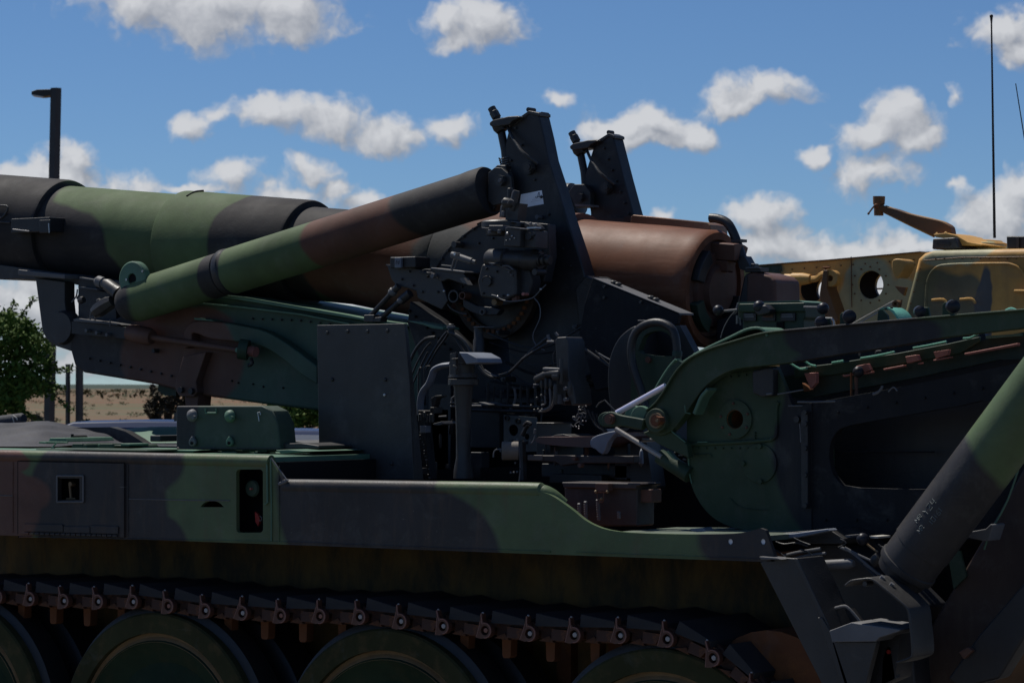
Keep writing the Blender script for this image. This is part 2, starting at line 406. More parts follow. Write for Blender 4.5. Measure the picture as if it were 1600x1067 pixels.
# ================================================================== GROUND AND LAND
def sheet(name, mat, x0, x1, y0, y1, z, n=1):
    bm = bmesh.new()
    bmesh.ops.create_grid(bm, x_segments=n, y_segments=n, size=.5)
    for v in bm.verts: v.co = (x0+(v.co.x+.5)*(x1-x0), y0+(v.co.y+.5)*(y1-y0), z)
    return finish(bm, name, mat, smooth=False)
def ground_mat():
    m = bpy.data.materials.new('dry_grassland'); m.use_nodes = True; T = NT(m.node_tree); b = T.N['Principled BSDF']
    co = T.N.new('ShaderNodeTexCoord').outputs['Object']
    c = T.mix(T.mr(T.noise(co, .09, 8, .7), .35, .65), (.135, .054, .019), (.180, .084, .030))
    c = T.mix(T.mr(T.noise(co, .035, 7, .75), .50, .57), c, (.085, .085, .030))
    c = T.mix(T.mr(T.noise(co, .35, 7, .75), .52, .60), c, (.11, .090, .040))
    c = T.mix(T.mr(T.noise(T.v('MULTIPLY', co, (.001, .001, 1)), 6, 3), .45, .6, 0, .5), c, (.09, .10, .05))
    T.L.new(c, b.inputs['Base Color']); b.inputs['Roughness'].default_value = .95
    return m
def asphalt_mat():
    m = bpy.data.materials.new('asphalt'); m.use_nodes = True; T = NT(m.node_tree); b = T.N['Principled BSDF']
    co = T.N.new('ShaderNodeTexCoord').outputs['Object']
    c = T.mix(T.noise(co, 60, 4, .7), (.085, .078, .068), (.14, .128, .11))
    c = T.mix(T.mr(T.noise(co, .7, 5), .5, .7), c, (.08, .072, .062))
    T.L.new(c, b.inputs['Base Color']); b.inputs['Roughness'].default_value = .9
    return m
g = sheet('ground', ground_mat(), -6000, 6000, -3000, 9000, 0, 1); g['kind'] = 'structure'
a = sheet('parking_lot', asphalt_mat(), -34, 24, -16, 21, .004); a['kind'] = 'structure'
def leafmat(name, c1, c2, trans=.3):
    m = bpy.data.materials.new(name); m.use_nodes = True; T = NT(m.node_tree); b = T.N['Principled BSDF']
    co = T.N.new('ShaderNodeTexCoord').outputs['Object']
    T.L.new(T.mix(T.mr(T.noise(co, 6, 5, .7), .3, .7), c1, c2), b.inputs['Base Color']); b.inputs['Roughness'].default_value = .7; b.inputs['Specular IOR Level'].default_value = .15
    return m
M['leaf'] = leafmat('green_leaves', (.035, .075, .010), (.11, .17, .03))
M['leafred'] = leafmat('purple_brown_leaves', (.045, .030, .022), (.075, .065, .035))
M['scrub'] = leafmat('scrub_leaves', (.035, .045, .016), (.075, .070, .028))
M['scrubgrey'] = leafmat('grey_scrub_leaves', (.07, .065, .045), (.12, .11, .08))
M['bark'] = paint('bark', (.05, .035, .025), chips=0, streak=False, rough=.9)
# far low ridge on the horizon
bm = bmesh.new(); pts = []
for i in range(81):
    t = -1+i/40.; base = CAM+H_*3000+R_*(t*1700); base.z = 0
    h = 5.0+1.8*math.sin(t*9)+1.2*math.sin(t*23+1)
    pts.append((bm.verts.new(base), bm.verts.new(base+H_*120+Vector((0, 0, h))), bm.verts.new(base+H_*700)))
for a_, b_ in zip(pts, pts[1:]):
    bm.faces.new((a_[0], b_[0], b_[1], a_[1])); bm.faces.new((a_[1], b_[1], b_[2], a_[2]))
hill = finish(bm, 'hills', leafmat('far_green_hills', (.028, .045, .03), (.045, .06, .035)), smooth=True); hill['kind'] = 'structure'

def clump(bm, c, r, n, s, flat=.8, hole=0):
    for _ in range(n):
        d = Vector((random.gauss(0, 1), random.gauss(0, 1), random.gauss(0, 1))).normalized()*(random.random()**.45)*r
        p = c+Vector((d.x, d.y, d.z*flat))
        u = Vector((random.gauss(0, 1), random.gauss(0, 1), random.gauss(0, .6))).normalized(); v = u.orthogonal().normalized()
        k = s*random.uniform(.6, 1.3)
        vs = [bm.verts.new(p+u*k), bm.verts.new(p+v*k*.45), bm.verts.new(p-u*k), bm.verts.new(p-v*k*.45)]
        bm.faces.new(vs)
# scrub dotted over the field
bm = bmesh.new()
for i in range(520):
    D_ = random.uniform(70, 420); px = random.uniform(-250, 1850)
    c = PD(px, 605, D_); c.z = 0; s = random.uniform(.15, .55)
    clump(bm, c+Vector((0, 0, s*.25)), s, 26, s*.22, .4)
for i in range(700):
    D_ = random.uniform(420, 1500); px = random.uniform(-250, 1850)
    c = PD(px, 605, D_); c.z = 0; s = random.uniform(.6, 2.0)
    clump(bm, c+Vector((0, 0, s*.2)), s*1.6, 16, s*.28, .25)
finish(bm, 'scrub', 'scrub', smooth=False)['kind'] = 'stuff'

def bush(name, label, cat, px, py, D_, wpx, hpx, mat, n, s, group=None):
    c = PD(px, py, D_); base = Vector((c.x, c.y, 0)); k = S(c)
    t = thing(name, label, cat, base, group)
    bm = bmesh.new()
    for _ in range(int(n/30)):
        dx = random.uniform(-1, 1); dz = random.uniform(-1, 1)
        if dx*dx+dz*dz > 1: dx *= .6; dz *= .6
        cc = R_*(dx*wpx*k)+H_*random.uniform(-1, 1)*wpx*k*.7+Vector((0, 0, c.z+dz*hpx*k))
        clump(bm, cc, wpx*k*random.uniform(.09, .26), 30, s, .8)
    finish(bm, 'foliage', mat, t, smooth=False)
    mb = MB(); tw = MB()
    mb.tube([Vector((0, 0, 0)), Vector((.03, 0, c.z*.35)), Vector((-.02, .02, c.z*.75)), Vector((0, 0, c.z))], .045 if c.z > .8 else .02, seg=7)
    for _ in range(9):
        a = random.uniform(0, 6.28); d = Vector((math.cos(a), math.sin(a), 0))*wpx*k*random.uniform(.4, .9)
        z0 = c.z*random.uniform(.4, .9)
        mb.tube([Vector((0, 0, z0)), d*.5+Vector((0, 0, z0+hpx*k*.3)), d+Vector((0, 0, z0+hpx*k*random.uniform(.3, .9)))], .014, seg=5)
    mb.build('trunk', 'bark', t)
    return t
tr = bush('tree', 'leafy green tree at the left edge of the picture, behind the gun barrel', 'tree', -14, 568, 27, 90, 80, 'leaf', 12500, .030)
# loose shoots of the tree that stand against the cloud
bm = bmesh.new(); tw = MB()
c0 = PD(-14, 568, 27); kk = S(c0); base = Vector((c0.x, c0.y, 0))
for (x0, y0, x1, y1, n) in ((2, 520, 22, 474, 5), (15, 520, 52, 468, 6), (-6, 510, 12, 490, 5), (30, 545, 62, 520, 5), (60, 580, 112, 577, 7), (20, 520, 34, 505, 4), (40, 590, 95, 606, 6), (60, 600, 110, 640, 6), (30, 640, 60, 660, 5), (30, 560, 60, 545, 4), (5, 500, 38, 512, 4)):
    a_ = PD(x0, y0, 27)-base; b_ = PD(x1, y1, 27)-base
    tw.tube([a_, (a_+b_)/2+Vector((0, 0, .02)), b_], .006, seg=5)
    for i in range(n):
        p = a_.lerp(b_, (i+1)/n); clump(bm, p, .045, 14, .024)
for i in range(60):
    a = random.uniform(-1.6, 1.6); rr = random.uniform(.75, 1.12)
    clump(bm, PD(-14+math.cos(a)*84*rr, 568+math.sin(a)*78*rr, 27)-base+H_*random.uniform(-.2, .2), .07, 22, .026)
finish(bm, 'shoot_leaves', 'leaf', tr, smooth=False); tw.build('shoot', 'bark', tr)
bush('shrub', 'purple brown shrub showing under the front of the gun cradle', 'shrub', 263, 628, 30, 38, 34, 'leafred', 2400, .03)
bush('shrub', 'small round grey scrub bush between the canvas roll and the lamp post', 'shrub', 57, 656, 34, 10, 7, 'scrubgrey', 700, .035)
bush('shrub', 'low green shrub on the dry field between the dark posts and the purple shrub', 'shrub', 134, 662, 40, 8, 5, 'scrub', 500, .04)
bush('tree', 'green tree foliage seen between the gun cradle and the dark roof of a parked car', 'tree', 470, 646, 34, 60, 20, 'leaf', 5000, .04)

# ================================================================== POSTS AND CARS BEHIND
mb = MB()
pb = PD(75, 640, 49); top = PD(87.5, 138, 49); base = Vector((pb.x, pb.y, 0)); w = 6.0*S(pb)
t = thing('street_lamp', 'tall dark parking lot lamp on a square pole behind the gun barrel', 'street lamp', base)
ax = top-base
mb.prism3([Vector((-w, -w, 0)), Vector((w, -w, 0)), Vector((w, w, 0)), Vector((-w, w, 0))], ax); mb.build('pole', 'rubber', t, smooth=False)
mb = MB(); a_ = PD(49, 145, 49)-base; b_ = PD(84, 144, 49)-base
d = (b_-a_); 
mb.prism3([a_+Vector((0, 0, .02)), a_+d*.25+Vector((0, 0, .05)), b_+Vector((0, 0, .05)), b_-Vector((0, 0, .05)), a_+d*.55-Vector((0, 0, .075)), a_+Vector((0, 0, -.04))], H_*.28)
mb.build('lamp_head', 'rubber', t, bevel=.01)
mb = MB(); mb.prism3([a_+d*.06-Vector((0, 0, .055)), a_+d*.52-Vector((0, 0, .085)), a_+d*.52-Vector((0, 0, .07)), a_+d*.06-Vector((0, 0, .035))], H_*.2)
mb.build('lens', 'steel', t, smooth=False)
for (px, w_, ty, lab) in ((106, 2.6, 571, 'thin dark post, the middle one of the three uprights on the dry field'), (124, 4.2, 574, 'dark square post on the dry field, rightmost of the three uprights')):
    pb = PD(px, 640, 44); base = Vector((pb.x, pb.y, 0)); ww = w_*S(pb); h = PD(px, ty, 44).z
    mb = MB(); mb.box((-ww, -ww, 0), (ww, ww, h)); mb.box((-ww*1.15, -ww*1.15, h), (ww*1.15, ww*1.15, h+.02))
    o = mb.build('post', 'rubber', smooth=False); o.location = base; tag(o, lab, 'post')
def carmat(name, col):
    m = bpy.data.materials.new(name); m.use_nodes = True; b = m.node_tree.nodes['Principled BSDF']
    b.inputs['Base Color'].default_value = (*col, 1); b.inputs['Roughness'].default_value = .4; b.inputs['Coat Weight'].default_value = 0; b.inputs['Specular IOR Level'].default_value = .12
    return m
M['carblue'] = carmat('blue_car_lacquer', (.012, .032, .095)); M['carnavy'] = carmat('dark_blue_car_lacquer', (.03, .05, .12)); M['carsilver'] = carmat('silver_car_lacquer', (.45, .46, .48))
gm = bpy.data.materials.new('car_glass'); gm.use_nodes = True; b = gm.node_tree.nodes['Principled BSDF']
b.inputs['Base Color'].default_value = (.012, .015, .02, 1); b.inputs['Roughness'].default_value = .05; M['glass'] = gm
def car(px, roofy, D_, label, mat, name='parked_car', L=4.5, flip=False):
    rz = PD(px, roofy, D_); base = Vector((rz.x, rz.y, 0)); h = rz.z
    t = thing(name, label, 'car', base, 'cars parked behind the gun')
    f = -1 if flip else 1
    X = R_*f
    def pr(pts, hw0, hw1, nm, mt, bev=.04):
        mb = MB(); n = len(pts)
        a = [mb.bm.verts.new(X*x-H_*w+Vector((0, 0, z))) for (x, z, w) in pts]
        b = [mb.bm.verts.new(X*x+H_*w+Vector((0, 0, z))) for (x, z, w) in pts]
        mb.face(a); mb.face(b[::-1])
        for i in range(n): mb.face([a[i], b[i], b[(i+1) % n], a[(i+1) % n]])
        return mb.build(nm, mt, t, bevel=bev, seg=3)
    bw = .88
    pr([(-2.2, .28, bw), (-2.25, .6, bw), (-2.1, .86, bw), (-1.2, .98, bw), (1.3, .98, bw), (2.1, .84, bw), (2.25, .55, bw), (2.2, .28, bw)], 0, 0, 'body', mat, .08)
    pr([(-1.25, .97, .78), (-.62, h-.05, .62), (.75, h-.05, .62), (1.55, .97, .78)], 0, 0, 'windows', 'glass', .03)
    pr([(-.70, h-.07, .645), (-.55, h-.01, .60), (0, h, .58), (.65, h-.01, .60), (.82, h-.07, .645)], 0, 0, 'roof', mat, .02)
    for s in (-1, 1):
        for (x0, z0, x1, z1) in ((-1.28, .98, -.64, h-.06), (1.58, .98, .77, h-.06), (.1, .98, .1, h-.06)):
            mb = MB(); mb.tube([X*x0+H_*s*.80+Vector((0, 0, z0)), X*x1+H_*s*.64+Vector((0, 0, z1))], .03, smooth=0, seg=6); mb.build('pillar', mat, t)
        for x in (-1.4, 1.4):
            c = X*x+H_*s*.80+Vector((0, 0, .32)); mb = MB(); mb.lathe(c-H_*s*.11, c+H_*s*.11, [(0, .2), (0, .32), (.2, .32), (.22, .28), (.22, .15)], 20); wh = mb.build('wheel', 'rubber', t)
            mb = MB(); mb.lathe(c+H_*s*.08, c+H_*s*.11, [(0, .2), (.025, .19), (.03, .05), (.04, 0)], 16); mb.build('rim', 'steel', wh)
        mb = MB(); mb.ball(X*-.95+H_*s*.98+Vector((0, 0, 1.02)), .09); mb.build('mirror', mat, t)
    return t
car(232, 656, 24.5, 'blue car with a bright highlight along its roof, seen behind the finned shield box', 'carblue')
car(462, 670, 25.5, 'dark blue car whose curved roof shows between the shield box and the tall flat panel', 'carnavy', flip=True)

# ================================================================== THE HOWITZER
HZ = thing('self_propelled_howitzer', 'self-propelled howitzer in green, black and brown camouflage with a thick gun tube and caterpillar tracks', 'howitzer')

# ---- fender / side panel
top_px = [(-260, 707), (0, 712), (200, 716), (425, 721), (446, 759), (640, 762), (830, 765)]
tail = curve_px([(830, 765), (858, 772), (890, 793), (922, 817), (965, 830), (1050, 834), (1130, 834), (1165, 831), (1188, 825)], 4)
outer = pxz(top_px+tail[1:]+[(1196, 828), (1210, 868), (1212, 877), (1186, 877), (860, 866), (430, 850), (200, 842), (-260, 828)], YS)
def rr(x0, y0, x1, y1, r=6):
    return pxz(ell(x1-r, y0+r, r, r, 5, -90, 0)+ell(x1-r, y1-r, r, r, 5, 0, 90)+ell(x0+r, y1-r, r, r, 5, 90, 180)+ell(x0+r, y0+r, r, r, 5, 180, 270), YS)
semi = pxz([(312, 792)]+ell(331, 795, 18, 13, 12, 195, 345)+[(350, 792)], YS)
holes = [rr(91, 747, 127, 781, 2), rr(369, 733, 411, 832, 6), semi, circ(1141, 846, 4.5, YS, 14), circ(1192, 846, 4.5, YS, 14)]
finish(plate(outer, holes, YS, YS+.016), 'side_panel', 'hull', HZ)
for hx in (1141, 1192): MB().disc(hx, 846, 4.4, YS+.004, YS+.008, 14).build('sunlit_hole_disc', 'white', HZ)  # white discs stand in for sunlit background seen through the holes
def ztop(px, py): return P(px, py, YS).z
for nm, pts in (('rolled_edge', [(-260, 707.5), (0, 712.5), (200, 716.5), (424, 721.5)]), ('rolled_edge', [(447, 760), (640, 763), (826, 766), (846, 768.5), (862, 776), (878, 790)])):
    MB().ptube(pts, YS+.014 if pts[0][0] < 0 else [YS+.020, YS+.020, YS+.020, YS+.022, YS+.030, YS+.048], 9.5 if pts[0][0] < 0 else 12, seg=24, smooth=0 if pts[0][0] < 0 else 3).build(nm, 'hull', HZ)
# decks behind the side panel
YI = -.98
mb = MB(); mb.prism([(-260, 700), (0, 705), (425, 714), (425, 722), (-260, 708)], YS+.018, YI); mb.build('fender_deck', 'ltgreen', HZ)
mb = MB(); mb.prism([(446, 760), (690, 763), (690, 770), (446, 767)], YS+.018, YI); mb.build('fender_deck', 'black', HZ)
mb = MB(); mb.prism([(905, 835), (1186, 838), (1186, 846), (905, 843)], YS+.018, YI); mb.build('fender_deck', 'paledeck', HZ)
# compartment behind the panel
mb = MB(); mb.prism([(-260, 826), (426, 848), (1180, 873), (1180, 866), (426, 842), (-260, 820)], YS+.018, YI); mb.build('fender_floor', 'rust', HZ)
for x in (28, 196, 352, 432):
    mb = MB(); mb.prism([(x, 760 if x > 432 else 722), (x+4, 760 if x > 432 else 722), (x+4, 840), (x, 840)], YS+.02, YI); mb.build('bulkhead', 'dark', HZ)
a_ = P(0, 770, YS)
mb = MB(); mb.box((P(-260, 770, YI-.02).x, YI-.02, .6), (P(1160, 770, YI-.02).x+.2, YI, P(0, 824, YI).z)); mb.build('hull_side', 'hullside', HZ)
# notch block at the step: weld seam and gusset
mb = MB(); mb.ptube([(417, 722), (418, 785), (414, 788)], YS-.004, 1.6, smooth=0, seg=6); mb.ptube([(423, 716), (424, 790), (424, 845)], YS-.003, 1.1, smooth=0, seg=6); mb.build('weld_seam', 'ltgreen', HZ)
mb = MB(); mb.ptube([(424, 716), (447, 748)], YS-.002, 1.3, smooth=0, seg=6); mb.ptube([(436, 756), (446, 752), (449, 749)], YS-.003, 3, seg=6); mb.build('weld_seam', 'grey', HZ)
mb = MB(); mb.ptube([(201, 779.5), (230, 780), (300, 781.5), (359, 782)], YS-.001, .8, smooth=0, seg=5); mb.ptube([(-60, 773), (20, 774.5)], YS-.001, .8, smooth=0, seg=5); mb.build('weld_seam', 'grey', HZ)
# hinged stowage door
dpts = [(29, 721), (194, 724), (194, 839), (29, 834)]
finish(plate(pxz(dpts, YS-.006), [rr(91, 747, 127, 781, 2)], YS-.008, YS-.001), 'stowage_door', 'hull', HZ)
door = [o for o in HZ.children if o.name.startswith('stowage_door')][0]
mb = MB()
for p0, p1 in (((28.2, 720.2), (194.6, 723)), ((194.8, 723), (194.8, 839)), ((28.2, 720.2), (28.2, 834))): mb.ptube([p0, p1], YS-.001, .9, smooth=0, seg=5)
mb.build('door_gap', 'dark', door)
mb = MB()
for p0, p1 in (((89, 743.5), (130, 743.5)), ((130, 743.5), (130, 784)), ((130, 784), (89, 784)), ((89, 784), (89, 743.5))): mb.ptube([p0, p1], YS-.012, 1.6, smooth=0, seg=6)
mb.build('window_frame', 'steel', door) if False else mb.build('window_frame', 'grey', door)
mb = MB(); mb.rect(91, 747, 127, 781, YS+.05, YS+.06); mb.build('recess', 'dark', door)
mb = MB(); mb.ptube([(109, 757), (111, 778)], YS+.02, 2.2, smooth=0); mb.disc(109.5, 756, 3.6, YS+.01, YS+.03, 12); mb.ptube([(104, 779), (118, 779)], YS+.02, 1.6, smooth=0); mb.build('latch', 'brass', door)
mb = MB()
for i in range(18):
    x = 39+i*8.1; mb.ptube([(x, 833+i*.22), (x+6.4, 833+i*.22)], YS-.012, 2.2, smooth=0, seg=6)
mb.build('hinge_knuckles', 'hull', door)
mb = MB(); mb.prism([(37, 818), (96, 819), (98, 821), (98, 831), (37, 830)], YS-.014, YS-.008); mb.prism([(99, 822), (140, 822.5), (140, 833), (99, 832)], YS-.013, YS-.008); mb.prism([(141, 820.5), (184, 822), (184, 834), (141, 833)], YS-.014, YS-.008); mb.build('hinge_leaf', 'hull', door, bevel=.002)
# recess with filler cap
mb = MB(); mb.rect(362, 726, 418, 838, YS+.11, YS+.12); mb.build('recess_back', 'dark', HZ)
rec = [o for o in HZ.children if o.name.startswith('recess_back')][0]
mb = MB(); c = P(391, 763, YS+.06); mb.lathe(c, c+Vector((0, 1, 0)), [(0, 0), (.004, .024), (.012, .028), (.012, .0)], 24); mb.build('filler_cap', 'gaugegreen', rec)
mb = MB(); mb.disc(391, 763.5, 1.8, YS+.05, YS+.06, 10); mb.build('cap_rivet', 'redprimer', rec)
mb = MB(); mb.prism([(398, 799), (403, 803), (406, 812), (403, 822), (399, 815)], YS+.04, YS+.05); mb.build('red_tag', 'red', rec)
mb = MB(); mb.ptube([(406, 806), (409, 809), (408, 813), (405, 813)], YS+.04, .8); mb.build('tag_ring', 'grey', rec)
# deck fittings seen edge-on over the fender
def strip(pxs, Y, Y1, mat, nm, bev=.003): return MB().prism(pxs, Y, Y1).build(nm, mat, HZ, bevel=bev)
strip([(56, 702.6), (230, 705), (230, 703.2), (56, 701)], -1.45, -1.25, 'green', 'deck_strip')
strip([(118, 703), (300, 706), (312, 703), (118, 700.5)], -1.3, -1.05, 'ltgreen', 'deck_strip')
for (x0, x1, y) in ((345, 370, 704.5), (378, 392, 702), (396, 402, 706), (402, 417, 703), (152, 176, 694), (188, 203, 693), (60, 74, 690)):
    strip([(x0, y+2.6), (x1, y+3), (x1-1, y), (x0+1, y-.4)], -1.2, -1.1, 'ltgreen', 'deck_clip', .002)
for (x0, x1, y0, y1) in ((111, 128, 693, 702), (128, 134, 694, 702), (153, 175, 693, 700), (176, 200, 695, 698)):
    strip([(x0, y1), (x1+3, y1), (x1, y0), (x0+2, y0)], -1.2, -1.05, 'green', 'deck_bracket', .003)
mb = MB(); mb.ptube([(80, 701), (88, 692)], -1.22, 1.2, smooth=0); mb.ptube([(79, 702), (83, 699), (87, 702)], -1.22, 1); mb.ptube([(72, 690.5), (106, 691)], -1.2, 1.2, smooth=0); mb.build('tie_down', 'ltgreen', HZ)
strip([(74, 691), (78, 684), (101, 684), (104, 690)], -1.15, -.9, 'ltgreen', 'deck_lug')
mb = MB(); mb.disc(113, 684, 4, -1.05, -.98, 12); mb.ptube([(113, 690), (113, 678)], -1.02, 2.4, smooth=0); mb.build('deck_knob', 'dark', HZ)
mb = MB(); mb.rect(234, 680, 250, 690, -1.05, -.9); mb.build('deck_block', 'rubber', HZ, bevel=.004)
strip([(437, 693), (470, 692), (498, 696), (498, 700), (437, 701)], -1.2, -.9, 'black', 'deck_strip')
strip([(430, 703), (450, 702), (487, 705), (440, 709)], -1.3, -1.0, 'ltgreen', 'deck_strip')
strip([(448, 690), (452, 688), (498, 694), (498, 696), (450, 696)], -1.0, -.8, 'grey', 'deck_strip')
strip([(428, 712), (498, 705), (498, 750), (450, 750)], -1.05, -.95, 'green', 'step_plate')
# front deck: gently domed green engine hatch and a navy plate painting the shadow on the deck
bm = bmesh.new(); vs = []
n = 16
for j in range(7):
    row = []
    for i in range(n+1):
        x = 140+i*(320-140)/n; t = i/n
        y = 696-4*math.sin(min(t*3, 1)*math.pi/2)
        p = P(x, y, -.55); row.append(bm.verts.new(Vector((p.x-j*.012, -.55+.045*j, p.z+.058*math.sin(j/6*math.pi/2)))))
    vs.append(row)
for j in range(6):
    for i in range(n): bm.faces.new((vs[j][i], vs[j][i+1], vs[j+1][i+1], vs[j+1][i]))
finish(bm, 'engine_hatch', 'ltgreen', HZ)
strip([(90, 668.5), (172, 667), (196, 674), (216, 686), (226, 693), (280, 693), (280, 700), (60, 700)], -.62, -.58, 'navy', 'hatch_shadow_plate', 0)
mb = MB(); mb.box((P(-200, 700, -.9).x, -.9, 1.1), (P(500, 700, -.9).x, 1.3, P(200, 696, -.9).z)); mb.build('front_deck', 'black', HZ)

# ---- shield box with domed fasteners
sp = [(275, 634), (409, 634), (425, 642), (434, 662), (438, 704), (275, 703)]
mb = MB(); mb.prism(sp, -1.22, -1.13)
sb = mb.build('shield_box', paint('camouflage_paint_shield', (.05, .072, .052), [blob(268, 660, 42, 80, -1.22, BLACK)], chips=.35), HZ, bevel=.006)
for (x, y) in ((301, 649), (360, 650)):
    c = P(x, y, -1.222); r = 10*S(c)
    mb = MB(); mb.lathe(c+Vector((0, 0, 0)), c-Vector((0, 1, 0)), [(0, r), (.008, r*.92), (.016, r*.6), (.019, .2*r), (.020, 0)], 20); mb.disc(x, y+3, 3.2, -1.245, -1.235, 12); mb.build('domed_fastener', 'ltgreen' if x > 330 else 'grey', sb)
for (x, y) in ((299, 690), (357, 690)):
    mb = MB(); mb.prism([(x-5.5, y+3), (x-5, y-2), (x, y-10), (x+5, y-2), (x+5.5, y+3), (x+3, y+7), (x-3, y+7)], -1.236, -1.222); mb.build('teardrop_fastener', 'ltgreen' if x > 330 else 'grey', sb, bevel=.006, seg=3)
    mb = MB(); mb.disc(x, y+2, 2.6, -1.240, -1.236, 12); mb.build('bolt_hole', 'dark', sb)
mb = MB(); mb.ptube([(321, 638), (321, 645), (338, 645), (338, 638)], -1.225, 1.3, smooth=0); mb.build('strap_loop', 'ltgreen', sb)
mb = MB(); mb.ptube([(403, 645), (404, 652), (405, 658)], -1.226, .9); mb.ptube([(402, 645), (406, 644), (407, 648)], -1.226, .8); mb.build('cotter_pin', 'steel', sb)
mb = MB(); mb.rect(276, 645, 272, 658, -1.2, -1.15); mb.build('side_tab', 'black', sb)
# ---- tall flat panel
mb = MB(); mb.prism([(495, 508), (632, 505.5), (640, 600), (646, 749), (499, 749)], -1.02, -1.005); tp = mb.build('tall_panel', 'black', HZ, bevel=.002)
mb = MB()
f0 = [P(632, 505.5, -1.02), P(646, 749, -1.02)]
mb.prism3([f0[0]+Vector((0, .001, 0)), f0[1]+Vector((0, .001, 0)), f0[1]+Vector((.012, .040, 0)), f0[0]+Vector((.002, .012, 0))], Vector((-.006, 0, 0))); mb.build('panel_flange', 'black', tp)
for (x, y) in ((511, 520), (543, 518), (574, 518), (605, 517), (519, 593), (602, 593), (517, 724), (612, 724)):
    mb = MB(); c = P(x, y, -1.021); mb.lathe(c, c-Vector((0, 1, 0)), [(0, 3.2*S(c)), (.004, 2.6*S(c)), (.006, 0)], 12); mb.build('bolt', 'black' if y < 530 else 'rubber', tp)
mb = MB(); c = P(601, 617, -1.021); mb.lathe(c, c-Vector((0, 1, 0)), [(0, 2.6*S(c)), (.003, 2*S(c)), (.004, 0)], 12); mb.build('bolt', 'steel', tp)
mb = MB(); mb.box((P(498, 740, -1).x, -1.0, ztop(640, 752)), (P(640, 740, -1).x, -.9, ztop(640, 752)+.02)); mb.build('panel_foot', 'black', tp)

# ---- gun tube
A0, A1 = P(105, 362, 0), P(1115, 452, 0)
AX = (A1-A0).normalized()
def AP(px): 
    y = 362+(px-105)*90/1010; return P(px, y, 0)
def AT(px): return (AP(px)-A0).dot(AX)
def AR(px, r): return r*S(AP(px))
def gun(nm, prof, mat='barrel', parent=HZ, seg=72, bev=0, bore=None):
    pr = [(AT(x), AR(xr, r)) for (x, xr, r) in prof]
    return MB().lathe(A0, A1, pr, seg).build(nm, mat, parent, bevel=bev)
gun('muzzle_side_collar', [(-260, 105, 77), (-258, 105, 81), (101, 105, 81), (105, 105, 79.5), (105, 105, 60)])
gun('recoil_sleeve', [(100, 105, 71.5), (292, 105, 71.5), (292, 105, 60)])
gun('recoil_sleeve', [(288, 400, 60), (288, 400, 80), (291, 400, 82), (482, 400, 82), (485, 400, 80.5), (485, 400, 50)])
gun('gun_tube', [(480, 510, 73), (560, 510, 73), (590, 510, 76), (640, 690, 82), (700, 690, 88), (716, 690, 90), (718, 690, 89), (719, 690, 90), (780, 780, 96), (905, 780, 98), (905, 780, 60)])
gb = gun('breech_ring', [(895, 930, 84), (897, 930, 91), (1040, 930, 91), (1096, 1110, 92), (1113, 1110, 92.5), (1118, 1110, 89), (1118, 1110, 78), (1112, 1110, 76), (1112, 1110, 62), (1112, 1110, 0)], 'gunrust')
gun('breech_face', [(1112.5, 1110, 76), (1114, 1110, 74), (1114, 1110, 60), (1120, 1110, 58), (1120, 1110, 40), (1128, 1110, 38), (1128, 1110, 0)], 'brown', gb)
def ring_blk(a0, a1, r0, r1, t0, t1, nm, mat):
    u = Vector((0, 0, 1))-AX*AX.z; u.normalize(); v = AX.cross(u)
    k = AR(1110, 1); pts = []
    N = 8
    for i in range(N+1):
        a = math.radians(a0+(a1-a0)*i/N); pts.append((a, r1))
    for i in range(N, -1, -1):
        a = math.radians(a0+(a1-a0)*i/N); pts.append((a, r0))
    base = A0+AX*AT(t0)
    return MB().prism3([base+(u*math.cos(a)-v*math.sin(a))*r*k for a, r in pts], AX*(AT(t1)-AT(t0))).build(nm, mat, gb, bevel=.003)
ring_blk(-14, 22, 48, 74, 1112, 1150, 'breech_lug', 'brown')
ring_blk(-14, 22, 30, 47, 1112, 1138, 'breech_lug', 'brown')
ring_blk(-80, -34, 50, 72, 1112, 1126, 'breech_lug', 'rubber')
ring_blk(100, 150, 44, 72, 1112, 1134, 'breech_lug', 'rubber')
ring_blk(-160, -110, 50, 72, 1112, 1126, 'breech_lug', 'green')
# breech carrier, brown, right of the ring
mb = MB(); mb.prism(smoothpoly([(1163, 427), (1180, 425), (1203, 431), (1211, 438), (1212, 478), (1206, 486), (1163, 486)], 1), -.02, .16); mb.build('breech_carrier', 'brown', gb, bevel=.012, seg=3)
mb = MB(); mb.prism([(1118, 500), (1150, 490), (1162, 430), (1172, 425), (1172, 500), (1150, 560), (1118, 560)], -.02, .12); mb.build('breech_hinge', 'rubber', gb, bevel=.008)
mb = MB(); mb.ptube([(1110, 341), (1122, 342), (1136, 348), (1145, 362), (1152, 380), (1158, 398), (1166, 415)], .02, 7.2, seg=14); lv = mb.build('operating_lever', 'rubber', gb)
mb = MB(); mb.prism([(1150, 401), (1163, 400), (1174, 420), (1166, 424), (1155, 420)], 0, .05); mb.rect(1164, 419, 1188, 425, -.02, .04); mb.rect(1173, 412, 1179, 421, 0, .03); MB().rect(1142, 374, 1156, 378, 0, .05).build('lever_clip', 'rubber', lv); mb.build('lever_bracket', 'rubber', lv, bevel=.002)
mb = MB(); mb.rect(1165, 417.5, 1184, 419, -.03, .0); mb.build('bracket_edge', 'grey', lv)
# top rail over the breech, worn golden at its edge
mb = MB(); c0 = P(985, 341, .02); c1 = P(1108, 352, .02)
mb.prism3([c0+Vector((0, 0, -.02)), c0+Vector((0, 0, .005)), c0+Vector((.01, 0, .012)), c1+Vector((-.008, 0, .010)), c1+Vector((.004, 0, 0)), c1+Vector((.006, 0, -.03))], Vector((0, .12, 0))); mb.build('top_rail', paint('worn_golden_steel', (.22, .115, .065), chips=.5, dirt=.7, streak=False, dirtcol=(.34, .26, .16), rough=.4, metal=.3), gb, bevel=.004)
